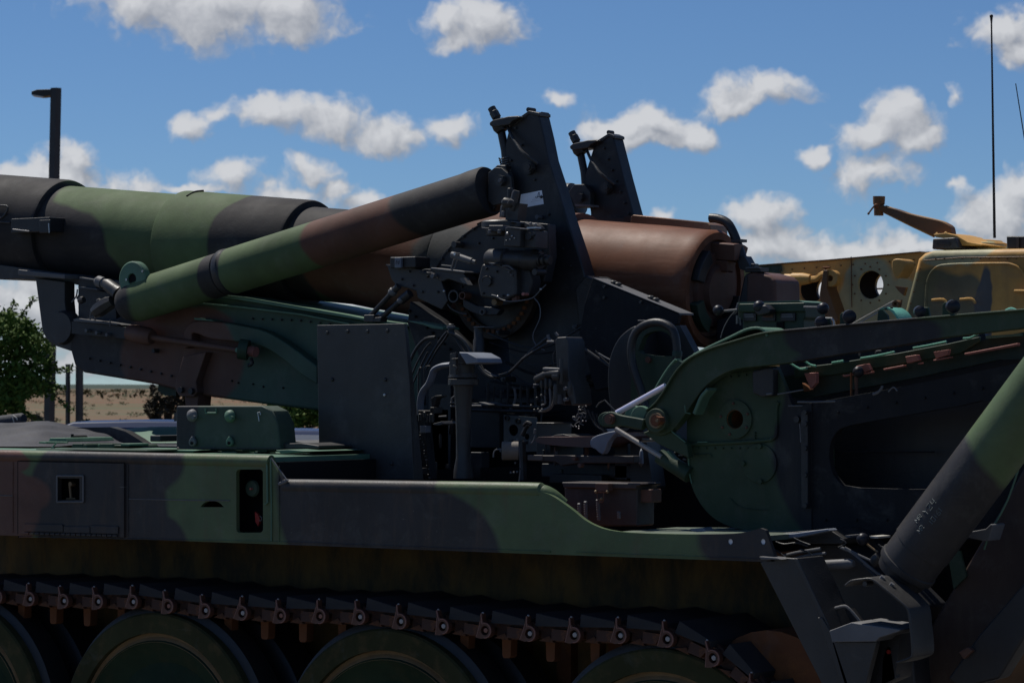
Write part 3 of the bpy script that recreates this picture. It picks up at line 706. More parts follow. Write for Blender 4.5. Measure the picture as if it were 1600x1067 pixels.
# scattered slots and collar hardware
mb = MB(); mb.ptube([(292, 307), (297, 304), (305, 300), (318, 298.5)], [-.095, -.075, -.045, -.01], 1.9, seg=6); mb.build('sleeve_slot', 'dark', HZ)
mb = MB(); mb.ptube([(746, 351), (756, 347), (766, 345)], [-.17, -.15, -.13], 2.2, seg=6); mb.build('sleeve_slot', 'dark', HZ)
mb = MB(); mb.rect(17, 342, 77, 362, -.27, -.16); mb.rect(61, 344, 78, 364, -.275, -.268); cb = mb.build('collar_clamp', 'rubber', HZ, bevel=.004)
mb = MB(); mb.ptube([(20, 358.5), (46, 361.5)], -.278, .9, smooth=0); mb.ptube([(76, 349), (77, 364)], -.28, .9, smooth=0); mb.build('clamp_edge', 'steel', cb)
mb = MB(); mb.ptube([(-10, 322), (10, 322), (11, 330), (2, 341), (-10, 342)], -.21, 1.6); mb.ptube([(-30, 346), (16, 348)], -.22, 1.4, smooth=0); mb.build('wire_loop', 'black', HZ)

# ---- cradle
YC = -.22
mb = MB(); mb.prism([(-260, 402), (0, 414), (240, 446), (430, 474), (430, 486), (240, 462), (124, 446), (101, 441), (28, 436), (0, 437), (-260, 424)], YC+.04, .24); mb.build('cradle_rail', 'black', HZ, bevel=.003)
mb = MB(); mb.prism([(28, 421), (101, 429), (101, 436), (28, 430)], YC-.04, .2); mb.build('cap_plate', 'grey', HZ, bevel=.004)
mb = MB(); mb.prism([(55, 434), (101, 440), (101, 470), (104, 500), (112, 530), (112, 549), (88, 541), (73, 530), (66, 518)], YC, YC+.06); mb.build('cradle_post', 'black', HZ, bevel=.004)
mb = MB(); c = P(96, 512, YC-.01); mb.lathe(c-Vector((0, .01, 0)), c+Vector((0, 1, 0)), [(0, .0), (.0, 24*S(c)), (.02, 27*S(c)), (.05, 28*S(c)), (.05, 0)], 28); mb.build('post_boss', 'black', HZ)
mb = MB(); mb.prism([(122, 434), (150, 437), (150, 452), (180, 460), (182, 500), (230, 505), (230, 520), (106, 506), (104, 498), (122, 498), (122, 470), (118, 466), (122, 460)], YC+.02, .1); mb.build('cradle_bracket', 'navy', HZ, bevel=.003)
mb = MB(); mb.prism([(124, 433), (148, 437), (148, 439), (124, 435)], YC-.02, YC+.05); mb.prism([(122, 447.5), (152, 451.5), (152, 453), (122, 449)], YC-.02, YC+.05); mb.build('bracket_rib', 'grey', HZ)
body = [(108, 505), (175, 500), (240, 468), (345, 463), (375, 466), (570, 500), (700, 522), (720, 560), (700, 640), (495, 641), (410, 631), (300, 616), (240, 600), (130, 582), (116, 572), (110, 550)]
mb = MB(); mb.prism(body, YC, .22); cr = mb.build('cradle_body', 'cradle', HZ, bevel=.012, seg=3)
mb = MB(); mb.prism([(345, 461), (376, 464), (570, 497), (682, 512), (682, 516), (570, 501), (376, 469), (345, 465)], YC-.05, .2); mb.build('top_flange', 'ltgreen', cr, bevel=.002)
mb = MB(); mb.prism([(312, 473), (380, 479), (470, 490), (545, 505), (545, 507), (470, 492.5), (380, 481.5), (312, 475)], YC-.03, YC); mb.build('side_ledge', 'ltgreen', cr)
mb = MB(); mb.prism(curve_px([(287, 545), (286, 528), (290, 512), (303, 502), (335, 502), (380, 509), (415, 518), (450, 538), (495, 572)], 3)+curve_px([(495, 600), (470, 585), (440, 560), (410, 542), (370, 534), (330, 530), (302, 520), (299, 530), (299, 540)], 3), YC-.05, YC); mb.build('curved_rib', 'cradle', cr, bevel=.006)
mb = MB(); mb.prism([(303, 496.5), (330, 500), (335, 502), (304, 499.5)], YC-.06, YC); mb.build('rib_top', 'ltgreen', cr)
mb = MB(); mb.prism([(286, 556), (322, 550), (306, 596), (308, 613), (302, 620), (280, 619), (274, 610), (274, 598)], YC-.04, YC); mb.prism([(288, 616), (310, 616), (308, 640), (290, 640)], YC-.02, YC+.06); sl_ = mb.build('support_leg', 'brown', cr, bevel=.004)
for x, y in ((281, 609), (297, 611)):
    MB().hexnut(x, y, 5, YC-.055, .015).build('nut', 'rubber', sl_)
mb = MB(); mb.prism([(248, 600), (275, 606), (275, 618), (258, 618), (246, 610)], YC+.05, YC+.1); mb.build('support_foot', 'green', sl_)
# ring lug with the rod
def along(p0, p1, prof_px, Y, nm, mat, parent, seg=22, Y2=None, **k):
    a, b = P(*p0, Y), P(*p1, Y if Y2 is None else Y2); s = S(a); L = (b-a).length
    return MB().lathe(a, b, [(t*L, r*s) for t, r in prof_px], seg).build(nm, mat, parent, **k)
along((118, 508), (206, 521), [(0, 7), (1, 7)], YC-.04, 'actuator_rod', 'navy', HZ)
along((200, 519), (238, 527), [(0, 6), (.05, 12), (.3, 14), (.85, 14), (1, 11), (1, 0)], YC-.06, 'actuator_body', 'brown', HZ)
along((236, 527), (385, 549), [(0, 5), (1, 5)], YC-.06, 'actuator_rod', 'brown', HZ)
mb = MB(); c = P(374, 545, YC-.09); q = P(400, 549, YC-.06); s = S(c)
mb.lathe(c, q, [(0, 8*s), (0, 16*s), (.035, 16*s), (.035, 8*s), (0, 8*s)], 24, cap=False); rl = mb.build('ring_lug', 'green', HZ)
along((384, 547), (400, 550), [(0, 9), (1, 8)], YC-.05, 'bushing', 'redprimer', rl)
MB().hexnut(370, 547, 4, YC-.12, .02).build('nut', 'ltgreen', rl)
mb = MB(); mb.ptube([(392, 560), (394, 568), (388, 571)], YC-.05, 3); mb.build('lug_tail', 'rubber', rl)
MB().hexnut(239, 548, 3.4, YC-.03, .03).build('nut', 'navy', HZ)
for x, y in ((411, 604), (442, 606), (362, 595), (372, 598), (395, 600)):
    MB().disc(x, y, 1.6, YC-.004, YC, 8).build('hole_plug', 'dark', cr)
# ledge with nuts
mb = MB(); mb.prism([(114, 499), (120, 497), (182, 506), (184, 508), (115, 502)], YC-.1, YC+.02); lg = mb.build('ledge', 'grey', HZ, bevel=.002)
mb = MB(); mb.prism([(112, 502), (184, 509), (206, 514), (204, 530), (112, 521)], YC-.075, YC+.02); mb.build('ledge_web', 'navy', lg)
for x, y in ((134, 516.5), (150, 520), (166, 523)): MB().hexnut(x, y, 3, YC-.095, .02).build('bolt_head', 'grey', lg)
mb = MB(); mb.ptube([(141, 500), (142, 484), (156, 484)], YC-.09, 1.3, smooth=0); mb.ptube([(140, 499), (146, 495), (149, 500)], YC-.09, 1.4); mb.ptube([(172, 499), (172, 510)], YC-.1, 1, smooth=0); mb.build('ledge_clip', 'grey', lg)
along((148, 488), (176, 470), [(0, 9), (.2, 12), (.5, 13), (.8, 12), (1, 9)], YC-.1, 'knurled_nut', 'black', HZ, seg=8)
along((124, 470), (131, 468), [(0, 5), (.5, 6), (1, 5)], YC-.06, 'small_knob', 'black', HZ, seg=8)
along((152, 470), (158, 471), [(0, 3), (.5, 4.5), (1, 3)], YC-.06, 'small_knob', 'black', HZ, seg=8)
mb = MB(); mb.ptube([(121, 452), (119, 463), (112, 472)], YC-.06, 1.2); mb.build('wire', 'grey', HZ)
along((150, 438), (168, 445), [(0, 5), (.2, 9), (.6, 9), (.6, 7), (1, 7)], YC-.08, 'sight_plug', 'grey', HZ)
along((163, 441), (186, 459), [(0, 6), (.2, 10), (.7, 11), (1, 13)], YC-.08, 'sight_body', 'black', HZ)
# round pulley
mb = MB(); c = P(206, 436, YC-.16); s = S(c)
mb.lathe(c, c+Vector((0, 1, 0)), [(0, 9*s), (0, 26*s), (.004, 28*s), (.03, 28*s), (.032, 9*s), (0, 9*s)], 40, cap=False); pu = mb.build('round_disc', 'ltgreen', HZ)
MB().lathe(c+Vector((0, .008, 0)), c+Vector((0, 1, 0)), [(0, 0), (0, 9.2*s), (.02, 9.2*s)], 20).build('disc_hub', 'dark', pu)
MB().hexnut(222, 424, 1.8, YC-.165, .01).build('disc_bolt', 'steel', pu)
MB().hexnut(197, 437, 1.8, YC-.165, .01).build('disc_bolt', 'steel', pu)

# ---- equilibrator cylinder
YE = -.32
def equil(p0, p1, Y, flag):
    eq = along(p0, p1, [(0, 2), (.004, 14), (.014, 24), (.03, 30), (.05, 33), (.30, 33.5), (.303, 31), (.31, 31)], Y, 'equilibrator', 'equil', HZ, seg=48)
    along(p0, p1, [(.305, 34), (.31, 36), (.32, 36), (.323, 34.5), (.325, 30)], Y, 'joint_ring', 'rubber', eq, seg=48)
    along(p0, p1, [(.318, 30), (.322, 34.5), (.33, 35), (.95, 35), (.97, 36), (1.0, 36), (1.005, 34.5), (1.005, 0)], Y, 'outer_cylinder', 'equil', eq, seg=48)
    return eq
eq = equil((188, 478), (762, 299), YE, 1)
mb = MB(); mb.prism([(762, 270), (772, 262), (783, 262), (798, 275), (800, 300), (785, 318), (770, 322), (762, 315)], YE-.03, YE-.01); mb.build('clevis', 'black', eq, bevel=.004)
mb = MB(); mb.prism([(762, 270), (772, 262), (783, 262), (798, 275), (800, 300), (785, 318), (770, 322), (762, 315)], YE+.03, YE+.05); mb.build('clevis', 'black', eq, bevel=.004)
MB().hexnut(780, 282, 9, YE-.05, .025).build('pin_nut', 'black', eq)
MB().disc(780, 282, 3, YE-.058, YE-.05, 12).build('pin_end', 'grey', eq)
mb = MB(); mb.prism([(765, 268), (776, 258), (790, 258), (792, 300), (770, 330), (758, 320)], YE-.012, YE+.03); mb.build('clevis_web', 'rubber', eq, bevel=.006)
eq2 = along((800, 360), (905, 309), [(0, 30), (.9, 30), (.97, 26), (1, 10), (1, 0)], .30, 'far_equilibrator', 'black', HZ, seg=30)
mb = MB(); mb.prism([(888, 300), (897, 288), (912, 288), (922, 300), (922, 325), (900, 325)], .22, .25); mb.build('clevis', 'black', eq2, bevel=.003)
mb = MB(); mb.hexnut(905, 308, 6, .20, .02); mb.disc(905, 308, 9, .215, .225, 20); mb.build('pin_nut', 'rubber', eq2)
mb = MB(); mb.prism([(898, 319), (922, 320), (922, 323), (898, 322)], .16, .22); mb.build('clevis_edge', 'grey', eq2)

# ---- the two towers
def tower(front, Y, dp, nm):
    return MB().prism(front, Y, Y+dp).build(nm, 'navy', HZ, bevel=.006)
tw1 = tower([(797, 193), (826, 175), (841, 177), (850, 215), (857, 250), (875, 305), (885, 340), (905, 400), (918, 446), (930, 520), (940, 600), (800, 612), (790, 500), (800, 440), (793, 330), (787, 262), (789, 225)], -.30, .07, 'elevation_tower')
mb = MB(); mb.prism([(800, 191), (826, 173), (843, 176.5), (843, 182), (826, 179), (802, 198)], -.304, -.232); mb.build('tower_cap', 'black', tw1, bevel=.003)
mb = MB(); mb.disc(825, 171.5, 3.6, -.28, -.24, 10); mb.build('cap_bolt', 'rubber', tw1)
mb = MB(); mb.disc(846, 178, 3, -.28, -.24, 10); mb.build('cap_bolt', 'rubber', tw1)
def tower_top(T, dx, dy, Y, sc):
    def q(x, y): return (x+dx, y+dy) if sc == 1 else ((x-800)*sc+800+dx, (y-200)*sc+200+dy)
    mb = MB(); a, b = q(768, 169), q(777, 186); m1 = P(*a, Y); m2 = P(*b, Y); s = S(m1)*sc
    mb.lathe(m1, m2, [(0, 4.5*s), (.0, 6.5*s), ((m2-m1).length*.35, 6.5*s), ((m2-m1).length*.4, 7.5*s), ((m2-m1).length*.9, 7.5*s), ((m2-m1).length, 5*s), ((m2-m1).length*1.6, 5*s)], 10); mb.build('adjusting_bolt', 'black', T)
    c = P(*q(778, 190), Y); d = P(*q(783, 202), Y); s = S(c)*sc
    mb = MB(); mb.prism([q(764, 192), q(769, 188), q(794, 182), q(810, 181), q(812, 184), q(800, 190), q(796, 195), q(772, 199), q(765, 197)], Y-.03, Y+.04); mb.build('top_flange', 'black', T, bevel=.005)
    mb = MB(); mb.lathe(c, d, [(0, 12*s), ((d-c).length*.8, 12*s), ((d-c).length*1.3, 9*s)], 20); mb.build('flange_collar', 'rubber', T)
    mb = MB(); mb.ptube([q(782, 200), q(789, 235), q(794, 290)], Y+.01, 6.5*sc, smooth=0, seg=12); mb.build('strut_rod', 'rubber', T)
    mb = MB()
    n_ = 60; pts = []
    e0 = P(*q(787, 246), Y+.0); e1 = P(*q(797, 287), Y+.0); ax = (e1-e0).normalized(); u = ax.orthogonal().normalized(); v = ax.cross(u); 
    for i in range(n_*2):
        a_ = i/10*2*math.pi; pts.append(e0+(e1-e0)*i/(n_*2)+(u*math.cos(a_)+v*math.sin(a_))*7.5*s)
    mb.tube(pts, 1.25*s, seg=5, smooth=0); mb.build('coil_spring', 'grey' if sc == 1 else 'black', T) if sc == 1 else mb.bm.free()
    mb = MB(); mb.ptube([q(792, 195), q(800, 214), q(807, 224), q(814, 235), q(824, 244), q(840, 256)], [Y+.0, Y-.03, Y-.04, Y-.05, Y-.05, Y-.03], 2.6*sc, seg=8); mb.build('curved_pipe', 'grey', T) if False else mb.build('curved_pipe', 'black', T)
    mb = MB(); x, y = q(824, 261); mb.disc(x, y, 12*sc, Y-.012, Y, 24); mb.build('pivot_boss', 'navy', T)
    mb = MB(); mb.hexnut(x, y, 9*sc, Y-.035, .022); mb.disc(x, y, 4.5*sc, Y-.042, Y-.03, 14); mb.build('pivot_nut', 'black', T)
tower_top(tw1, 0, 0, -.30, 1)
tw2 = tower([(929, 224), (951, 210), (958, 213), (966, 245), (975, 280), (990, 335), (1000, 380), (1000, 440), (930, 440), (922, 330), (912, 275), (917, 262)], .26, .07, 'elevation_tower')
mb = MB(); mb.prism([(929, 222), (951, 208), (960, 212), (960, 217), (951, 214), (931, 228)], .256, .328); mb.build('tower_cap', 'black', tw2, bevel=.003)
mb = MB(); mb.disc(950.5, 207, 3.4, .28, .31, 10); mb.build('cap_bolt', 'rubber', tw2)
tower_top(tw2, 123, 36, .26, .93)
mb = MB(); mb.prism([(1000, 354), (1018, 346), (1045, 350), (985, 345), (975, 341), (935, 341), (935, 346)], .2, .26); mb.rect(975, 338, 988, 346, .1, .2); mb.build('tower_foot', 'rubber', tw2)
# label stuck on the near tower
mb = MB(); mb.prism([(814, 304), (846.5, 297.5), (849.5, 319), (811, 326)], -.3012, -.3002); lb = mb.build('label_plate', 'white', tw1, smooth=False)
mb = MB(); YL = -.3016
for pts, r in (([(838, 307), (836.6, 308.4), (837.5, 309.8), (839.4, 309), (839.4, 306.6)], .45), ([(842.5, 300.5), (841, 302.5), (840.4, 309)], .6), ([(842.5, 300.5), (843, 308.5), (840.5, 306)], .45), ([(845.5, 305.2), (846.3, 305.4)], .5), ([(834, 310), (835, 310)], .4)):
    mb.ptube(pts, YL, r, seg=5, smooth=2, flat=.1)
mb.build('label_writing', 'ink', lb)
mb = MB()
for y, x0, x1 in ((313, 832, 845), (315.5, 830, 846)):
    x = x0
    while x < x1: mb.ptube([(x, y-(x-830)*.18), (x+1.1, y-.2-(x-830)*.18)], YL, .18, seg=4, smooth=0, flat=.1); x += 2
mb.build('small_print', 'ink', lb)
MB().disc(838.5, 339, 3.4, -.325, -.30, 12).build('bolt_head', 'grey', tw1)

# ---- turntable side plate and trunnion region below the towers
mb = MB(); mb.prism([(640, 470), (690, 500), (735, 540), (760, 585), (800, 600), (940, 590), (1000, 640), (1010, 720), (660, 742), (655, 560), (636, 505)], -.28, .3); mb.build('top_carriage', paint('deep_blue_black_paint', (.011, .012, .016), chips=.1, dirt=.05), HZ, bevel=.006)
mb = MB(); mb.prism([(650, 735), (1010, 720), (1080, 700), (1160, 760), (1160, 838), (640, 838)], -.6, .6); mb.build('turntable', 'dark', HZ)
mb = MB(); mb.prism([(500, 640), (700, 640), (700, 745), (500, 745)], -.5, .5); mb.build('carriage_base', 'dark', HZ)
# trunnion gear ring
mb = MB(); c = P(772, 452, -.36); s = S(c)
mb.lathe(c, c+Vector((0, 1, 0)), [(0, 60*s), (0, 78*s), (.03, 78*s), (.03, 60*s), (0, 60*s)], 60, cap=False); tr_ = mb.build('gear_ring', paint('greasy_brown_steel', (.035, .022, .014), chips=.1, dirt=.4, dirtcol=(.08, .045, .02), streak=False), HZ)
for i in range(40):
    a = 2*math.pi*i/40
    if math.sin(a) > .2: continue
    p = c+Vector((math.cos(a)*66*s, -.004, math.sin(a)*66*s)); mb = MB(); mb.box((p.x-.006, p.y-.004, p.z-.006), (p.x+.006, p.y+.008, p.z+.006)); mb.build('gear_tooth', 'rust', tr_)
mb = MB(); mb.lathe(c+Vector((0, .02, 0)), c+Vector((0, 1, 0)), [(0, 0), (0, 62*s), (.1, 62*s)], 48); mb.build('trunnion_cap', 'black', tr_)

# ---- sighting gear on the gunner's side
YG = -.46
arc = curve_px([(676, 432), (684, 414), (692, 400), (702, 388), (714, 377), (727, 366), (745, 354), (766, 345), (790, 344)], 3)
mb = MB(); mb.prism(arc+[(856, 350), (858, 400), (850, 440), (800, 475), (760, 482), (715, 470), (690, 455)], YG+.05, YG+.10); qd = mb.build('quadrant_plate', 'navy', HZ, bevel=.003)
mb = MB(); mb.ptube(arc, YG+.045, 1.1, seg=6, smooth=0); mb.build('quadrant_edge', 'black', qd)
mb = MB()
for i in range(2, len(arc)-3, 3):
    x, y = arc[i]; mb.disc(x, y, 2, YG+.04, YG+.05, 8)
mb.build('edge_studs', 'black', qd)
MB().disc(709, 382, 5, YG-.0, YG+.05, 12).build('stud', 'black', qd)
mb = MB(); mb.prism([(673, 418), (726, 424), (726, 427), (673, 421)], YG-.04, YG+.05); sh = mb.build('instrument_shelf', 'grey', HZ, bevel=.002)
mb = MB(); mb.prism([(676, 421), (724, 426), (730, 436), (726, 445), (712, 440), (700, 436), (690, 440), (684, 436)], YG-.03, YG+.03); mb.build('shelf_web', 'black', sh, bevel=.003)
MB().disc(675, 431, 3.6, YG-.05, YG-.03, 12).build('stud', 'grey', sh)
mb = MB(); mb.ptube([(655, 425.5), (664, 421.5), (673, 422)], YG-.03, 1.2); mb.ptube([(655, 425.5), (665, 427), (673, 427.5)], YG-.03, 1.2); mb.build('wire_bail', 'black', sh)
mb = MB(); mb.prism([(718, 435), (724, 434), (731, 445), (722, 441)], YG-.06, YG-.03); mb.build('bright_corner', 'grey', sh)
# scope box on its bracket
mb = MB(); mb.rect(609, 402, 649, 418, YG-.04, YG+.05); sc_ = mb.build('scope_box', 'rubber', HZ, bevel=.004)
mb = MB(); mb.rect(616.5, 402.5, 626, 418.5, YG-.055, YG-.042); mb.build('scope_plate', 'sheet', sc_, bevel=.002)
mb = MB(); mb.ptube([(618.5, 413), (619, 407), (623, 413), (623.5, 407)], YG-.057, .4, smooth=0, seg=5); mb.build('plate_mark', 'ink', sc_)
mb = MB(); mb.rect(634, 400.5, 639, 403, YG-.03, YG+.02); mb.rect(610, 401, 614, 403, YG-.03, YG); mb.build('scope_catch', 'grey', sc_)
mb = MB(); mb.prism([(604, 414), (640, 417), (656, 421), (676, 428), (690, 440), (700, 470), (690, 484), (652, 466), (650, 455), (635, 450), (618, 446), (611, 436)], YG-.01, YG+.03); mb.build('scope_bracket', 'black', HZ, bevel=.004)
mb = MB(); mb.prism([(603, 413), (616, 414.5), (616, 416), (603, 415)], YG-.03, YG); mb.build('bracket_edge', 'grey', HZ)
for (a, b, r, m_) in (((573, 500), (614, 456), 4.2, 'rubber'), ((610, 460), (623, 447), 5.5, 'black'), ((592, 500), (628, 468), 4.5, 'rubber'), ((626, 470), (641, 458), 7, 'rubber')):
    along(a, b, [(0, r), (1, r)], YG-.02, 'brace_rod', m_, HZ, seg=14)
along((611, 459), (616, 453), [(0, 5.5), (.2, 7), (.8, 7), (1, 5.5)], YG-.02, 'rod_collar', 'grey', HZ, seg=14)
along((623, 472), (628, 467), [(0, 4), (.3, 5), (1, 4)], YG-.03, 'rod_collar', 'grey', HZ, seg=14)
mb = MB(); mb.rect(568, 492, 584, 503, YG-.04, YG+.04); mb.prism([(585, 496), (596, 495), (594, 503), (583, 503)], YG-.04, YG); mb.build('brace_foot', 'black', HZ, bevel=.003)
# grip lever
a = along((706, 398), (743, 410), [(0, 5), (.1, 5.5), (.85, 5), (.87, 3.5), (1, 3.5)], YG-.06, 'grip_lever', 'grey', HZ, seg=14)
mb = MB(); mb.ptube([(710, 405), (705, 421)], YG-.05, 1.6, smooth=0); mb.ptube([(714, 407), (711, 418), (706, 422)], YG-.05, 1.2, smooth=0); mb.ptube([(690, 414.5), (705, 416)], YG-.05, 1, smooth=0); mb.build('lever_stem', 'grey', a)
MB().disc(710, 397, 2.4, YG-.09, YG-.06, 10).build('stud', 'steel', a)
# panoramic sight
def cylv(x, y0, y1, r, Y, nm, mat, par, prof=None, seg=20):
    a, b = P(x, y0, Y), P(x, y1, Y); b.x = a.x; s = S(a); L = (b-a).length
    prof = prof or [(0, r*.8), (.06, r), (.94, r), (1, r*.8)]
    return MB().lathe(a, b, [(t*L, q*s) for t, q in prof], seg).build(nm, mat, par)
st = cylv(783, 345, 368, 33, YG-.03, 'sight_drum', 'black', HZ, [(0, 0), (0, 28), (.1, 31), (.45, 31), (.46, 26), (1, 24), (1, 0)], 32)
mb = MB(); mb.prism([(763, 352), (786, 352), (787, 362), (763, 363)], YG-.12, YG-.05); mb.build('drum_bracket', 'black', st, bevel=.004)
for x in (765, 780): cylv(x, 359, 365, 2.6, YG-.13, 'thumb_screw', 'grey', st)
mb = MB(); mb.ptube([(753, 356), (766, 357.5)], YG-.1, 1, smooth=0); mb.build('pointer', 'grey', st)
mb = MB(); mb.prism([(789, 355), (813, 357.5), (812, 386), (787, 385)], YG-.13, YG-.06); mb.prism([(814, 357), (836, 360), (836, 388), (813, 386)], YG-.10, YG-.02); bx = mb.build('sight_box', 'black', st, bevel=.004)
mb = MB(); mb.prism([(790, 354), (812, 356.5), (813, 358), (790, 356)], YG-.14, YG-.06); mb.prism([(795, 345), (810, 347.5), (810, 348.5), (795, 346.5)], YG-.06, YG-.03); mb.build('box_edge', 'grey', bx)
for x, y, r in ((793, 365, 3.2), (800, 369, 2.2), (797, 374, 1.8), (804, 372, 1.8), (791, 376, 1.2)):
    c = P(x, y, YG-.132); mb = MB(); mb.ball(c, r*S(c)*.8, seg=10); mb.build('screw', 'steel', bx)
mb = MB(); mb.disc(825, 369, 6, YG-.11, YG-.10, 18); mb.disc(832, 366, 3, YG-.11, YG-.10, 12); mb.build('dial', 'navy', bx)
mb = MB(); mb.ptube([(786, 340), (787, 330), (789, 322), (800, 322)], YG-.02, 6); mb.prism([(789, 318), (812, 318), (808, 345), (790, 345)], YG-.03, YG+.02); mb.build('sight_neck', 'black', st)
cylv(797, 294, 312, 4.5, YG-.02, 'eyepiece', 'rubber', st)
mb = MB(); c0, c1 = P(807, 298, YG-.03), P(801, 322, YG-.03); s = S(c0); mb.lathe(c0, c1, [(0, 5*s), (.01, 6.4*s), (.07, 6*s)], 16); mb.build('eyepiece', 'black', st)
along((786, 316), (802, 318), [(0, 5), (.2, 8), (.8, 7), (1, 4)], YG-.05, 'sight_head', 'black', st, seg=18)
mb = MB(); mb.ptube([(793, 318), (795, 314), (799, 312.5), (803, 315)], YG-.09, .9); mb.build('head_rim', 'grey', st)
cylv(786, 330, 338, 2.6, YG-.05, 'neck_rod', 'grey', st)
mb = MB(); mb.ptube([(822, 350), (831, 353), (838, 352), (845, 356), (848, 360)], YG-.06, 4.2, seg=10); mb.prism([(820, 355), (840, 356), (840, 358), (820, 357)], YG-.08, YG-.04); mb.build('elbow_fitting', 'black', st)
mb = MB(); mb.rect(823, 355, 838, 357, YG-.1, YG-.07); mb.build('fitting_edge', 'steel', st)
mb = MB(); c = P(836, 352, YG-.08); mb.ball(c, 3.4*S(c)); c = P(829, 350, YG-.09); mb.ball(c, 3*S(c)); mb.build('fitting_cap', 'grey', st)
# traversing gearbox with its barrel shaped motor
mt_ = along((762, 404), (845, 407), [(0, 12), (.05, 15), (.35, 17), (.37, 14), (.70, 15), (.72, 17), (.95, 17), (1, 14)], YG-.02, 'gear_motor', 'black', HZ, seg=26)
along((840, 405), (860, 407), [(0, 6), (.1, 10), (.3, 10), (.32, 7), (.45, 7), (.47, 9), (.62, 9), (.64, 6), (.8, 6), (.82, 8), (1, 7)], YG-.03, 'ribbed_connector', 'black', mt_, seg=20)
mb = MB(); mb.prism([(752, 412), (788, 414), (806, 420), (806, 462), (790, 470), (750, 465), (745, 440)], YG-.05, YG+.05); gx = mb.build('gearbox', 'black', HZ, bevel=.010, seg=3)
mb = MB(); mb.prism([(762, 410), (775, 412), (768, 414)], YG-.1, YG-.05); mb.ptube([(776, 414), (790, 419), (798, 423)], YG-.06, 1.2); mb.ptube([(785, 416), (795, 416), (802, 422)], YG-.07, 1.6); mb.build('gearbox_rib', 'grey', gx)
mb = MB(); mb.ptube([(x, y) for x, y in ell(761, 439, 8, 7, 9, 170, 350)], YG-.06, 1.0); mb.disc(761, 440, 7, YG-.06, YG-.05, 18); mb.build('gear_cover', 'black', gx)
mb = MB(); mb.prism([(808, 416), (828, 420), (832, 440), (826, 462), (812, 465), (806, 445)], YG-.02, YG+.04); mb.build('side_gear_case', 'navy', gx, bevel=.008)
mb = MB(); mb.prism([(797, 440), (806, 440), (807, 470), (800, 472)], YG-.04, YG-.02); mb.build('brown_strap', 'brown', gx)
MB().disc(817, 459.5, 2.6, YG-.06, YG-.03, 10).build('red_plug', 'redprimer', gx)
MB().disc(835, 425, 5, YG-.06, YG-.0, 12).build('stud', 'black', gx)
for x, y, r, m_ in ((708, 463, 10, 'black'), (722, 462, 6, 'brown'), (772, 472, 5, 'brass'), (753, 487.5, 4.5, 'grey')):
    mb = MB(); mb.disc(x, y, r, YG-.02, YG+.02, 20, hole=r*.75 if r != 5 else 0); mb.build('ring', m_, gx)
mb = MB(); mb.prism([(722, 466), (745, 478), (770, 480), (782, 484), (776, 492), (752, 493), (735, 487), (724, 480)], YG-.01, YG+.02); mb.build('link_bar', 'navy', gx, bevel=.003)
arc2 = curve_px([(692, 440), (691, 452), (695, 466), (703, 480), (716, 488), (730, 491)], 3)
mb = MB(); mb.ptube(arc2, YG, 1.6, smooth=0, seg=6); mb.build('bowed_rod', 'black', HZ)
mb = MB(); c = P(694, 455, YG-.02); mb.ball(c, 2.4*S(c)); mb.build('stud', 'steel', HZ)
mb = MB(); mb.ptube([(768, 461), (776, 463), (783, 468), (797, 471), (815, 469.5), (832, 465.5), (843, 455), (853, 445)], -.55, 1.0, seg=6); mb.ptube([(835, 466), (843, 477), (844, 495), (838, 510), (833, 522), (834, 533), (842, 543), (851, 547)], -.53, .9, seg=6); mb.build('thin_cable', 'grey', HZ)
for x, y in ((845, 452), (778, 463.5), (794, 461.5)):
    mb = MB(); c = P(x, y, -.56); mb.ball(c, 2*S(c), seg=8); mb.build('cable_joint', 'steel', HZ)

# ---- guard plate beside the breech
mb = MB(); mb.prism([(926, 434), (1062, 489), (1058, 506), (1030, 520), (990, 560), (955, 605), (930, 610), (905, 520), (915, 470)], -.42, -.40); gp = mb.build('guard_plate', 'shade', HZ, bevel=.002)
a_, b_ = P(927, 434, -.42), P(1062, 489, -.42)
mb = MB(); mb.prism3([a_, b_, b_+Vector((0, 0, -.006)), a_+Vector((0, 0, -.006))], Vector((0, .09, 0))); mb.build('guard_flange', 'grey', gp)
for t in (.17, .22, .60, .66):
    p = a_.lerp(b_, t)+Vector((0, .04, 0)); mb = MB(); mb.lathe(p, p+Vector((0, 0, 1)), [(0, .012), (.008, .012), (.012, .006)], 6); mb.build('bolt', 'rubber', gp)
for x, y in ((943, 448), (943, 465), (1000, 472)):
    mb = MB(); mb.disc(x, y, 2.2, -.43, -.42, 10); mb.build('bolt', 'black', gp)
mb = MB(); mb.prism([(898, 452), (915, 430), (935, 440), (930, 600), (900, 590), (905, 520)], -.34, -.2); mb.build('bracket_block', 'navy', HZ, bevel=.006)
# reel and hose arch
mb = MB(); mb.prism(curve_px([(955, 650), (949, 600), (952, 560), (965, 530), (985, 512), (1000, 508)], 4)+[(1010, 640), (990, 660)], -.62, -.50); mb.build('reel_case', 'rubber', HZ, bevel=.01, seg=3)
finish(plate(pxz([(987, 515), (1030, 508), (1052, 520), (1058, 560), (1050, 640), (1000, 668), (985, 660)], -.66), [pxz(smoothpoly([(1001, 552), (1002, 535), (1010, 522), (1030, 517), (1046, 524), (1051, 540), (1050, 556)], 3), -.66)], -.66, -.63), 'green_back_plate', 'green', HZ, bevel=.003)
mb = MB(); mb.ptube([(1012, 650), (1002, 610), (990, 575), (986, 545), (993, 520), (1010, 507), (1030, 504), (1048, 512), (1056, 530), (1058, 562)], -.72, 6.6, seg=14); hs = mb.build('thick_hose', 'rubber', HZ)
cylv(1058, 548, 566, 8, -.72, 'hose_coupling', 'green', hs, [(0, 7), (.1, 8), (.5, 8), (.52, 6.5), (1, 6.5)])
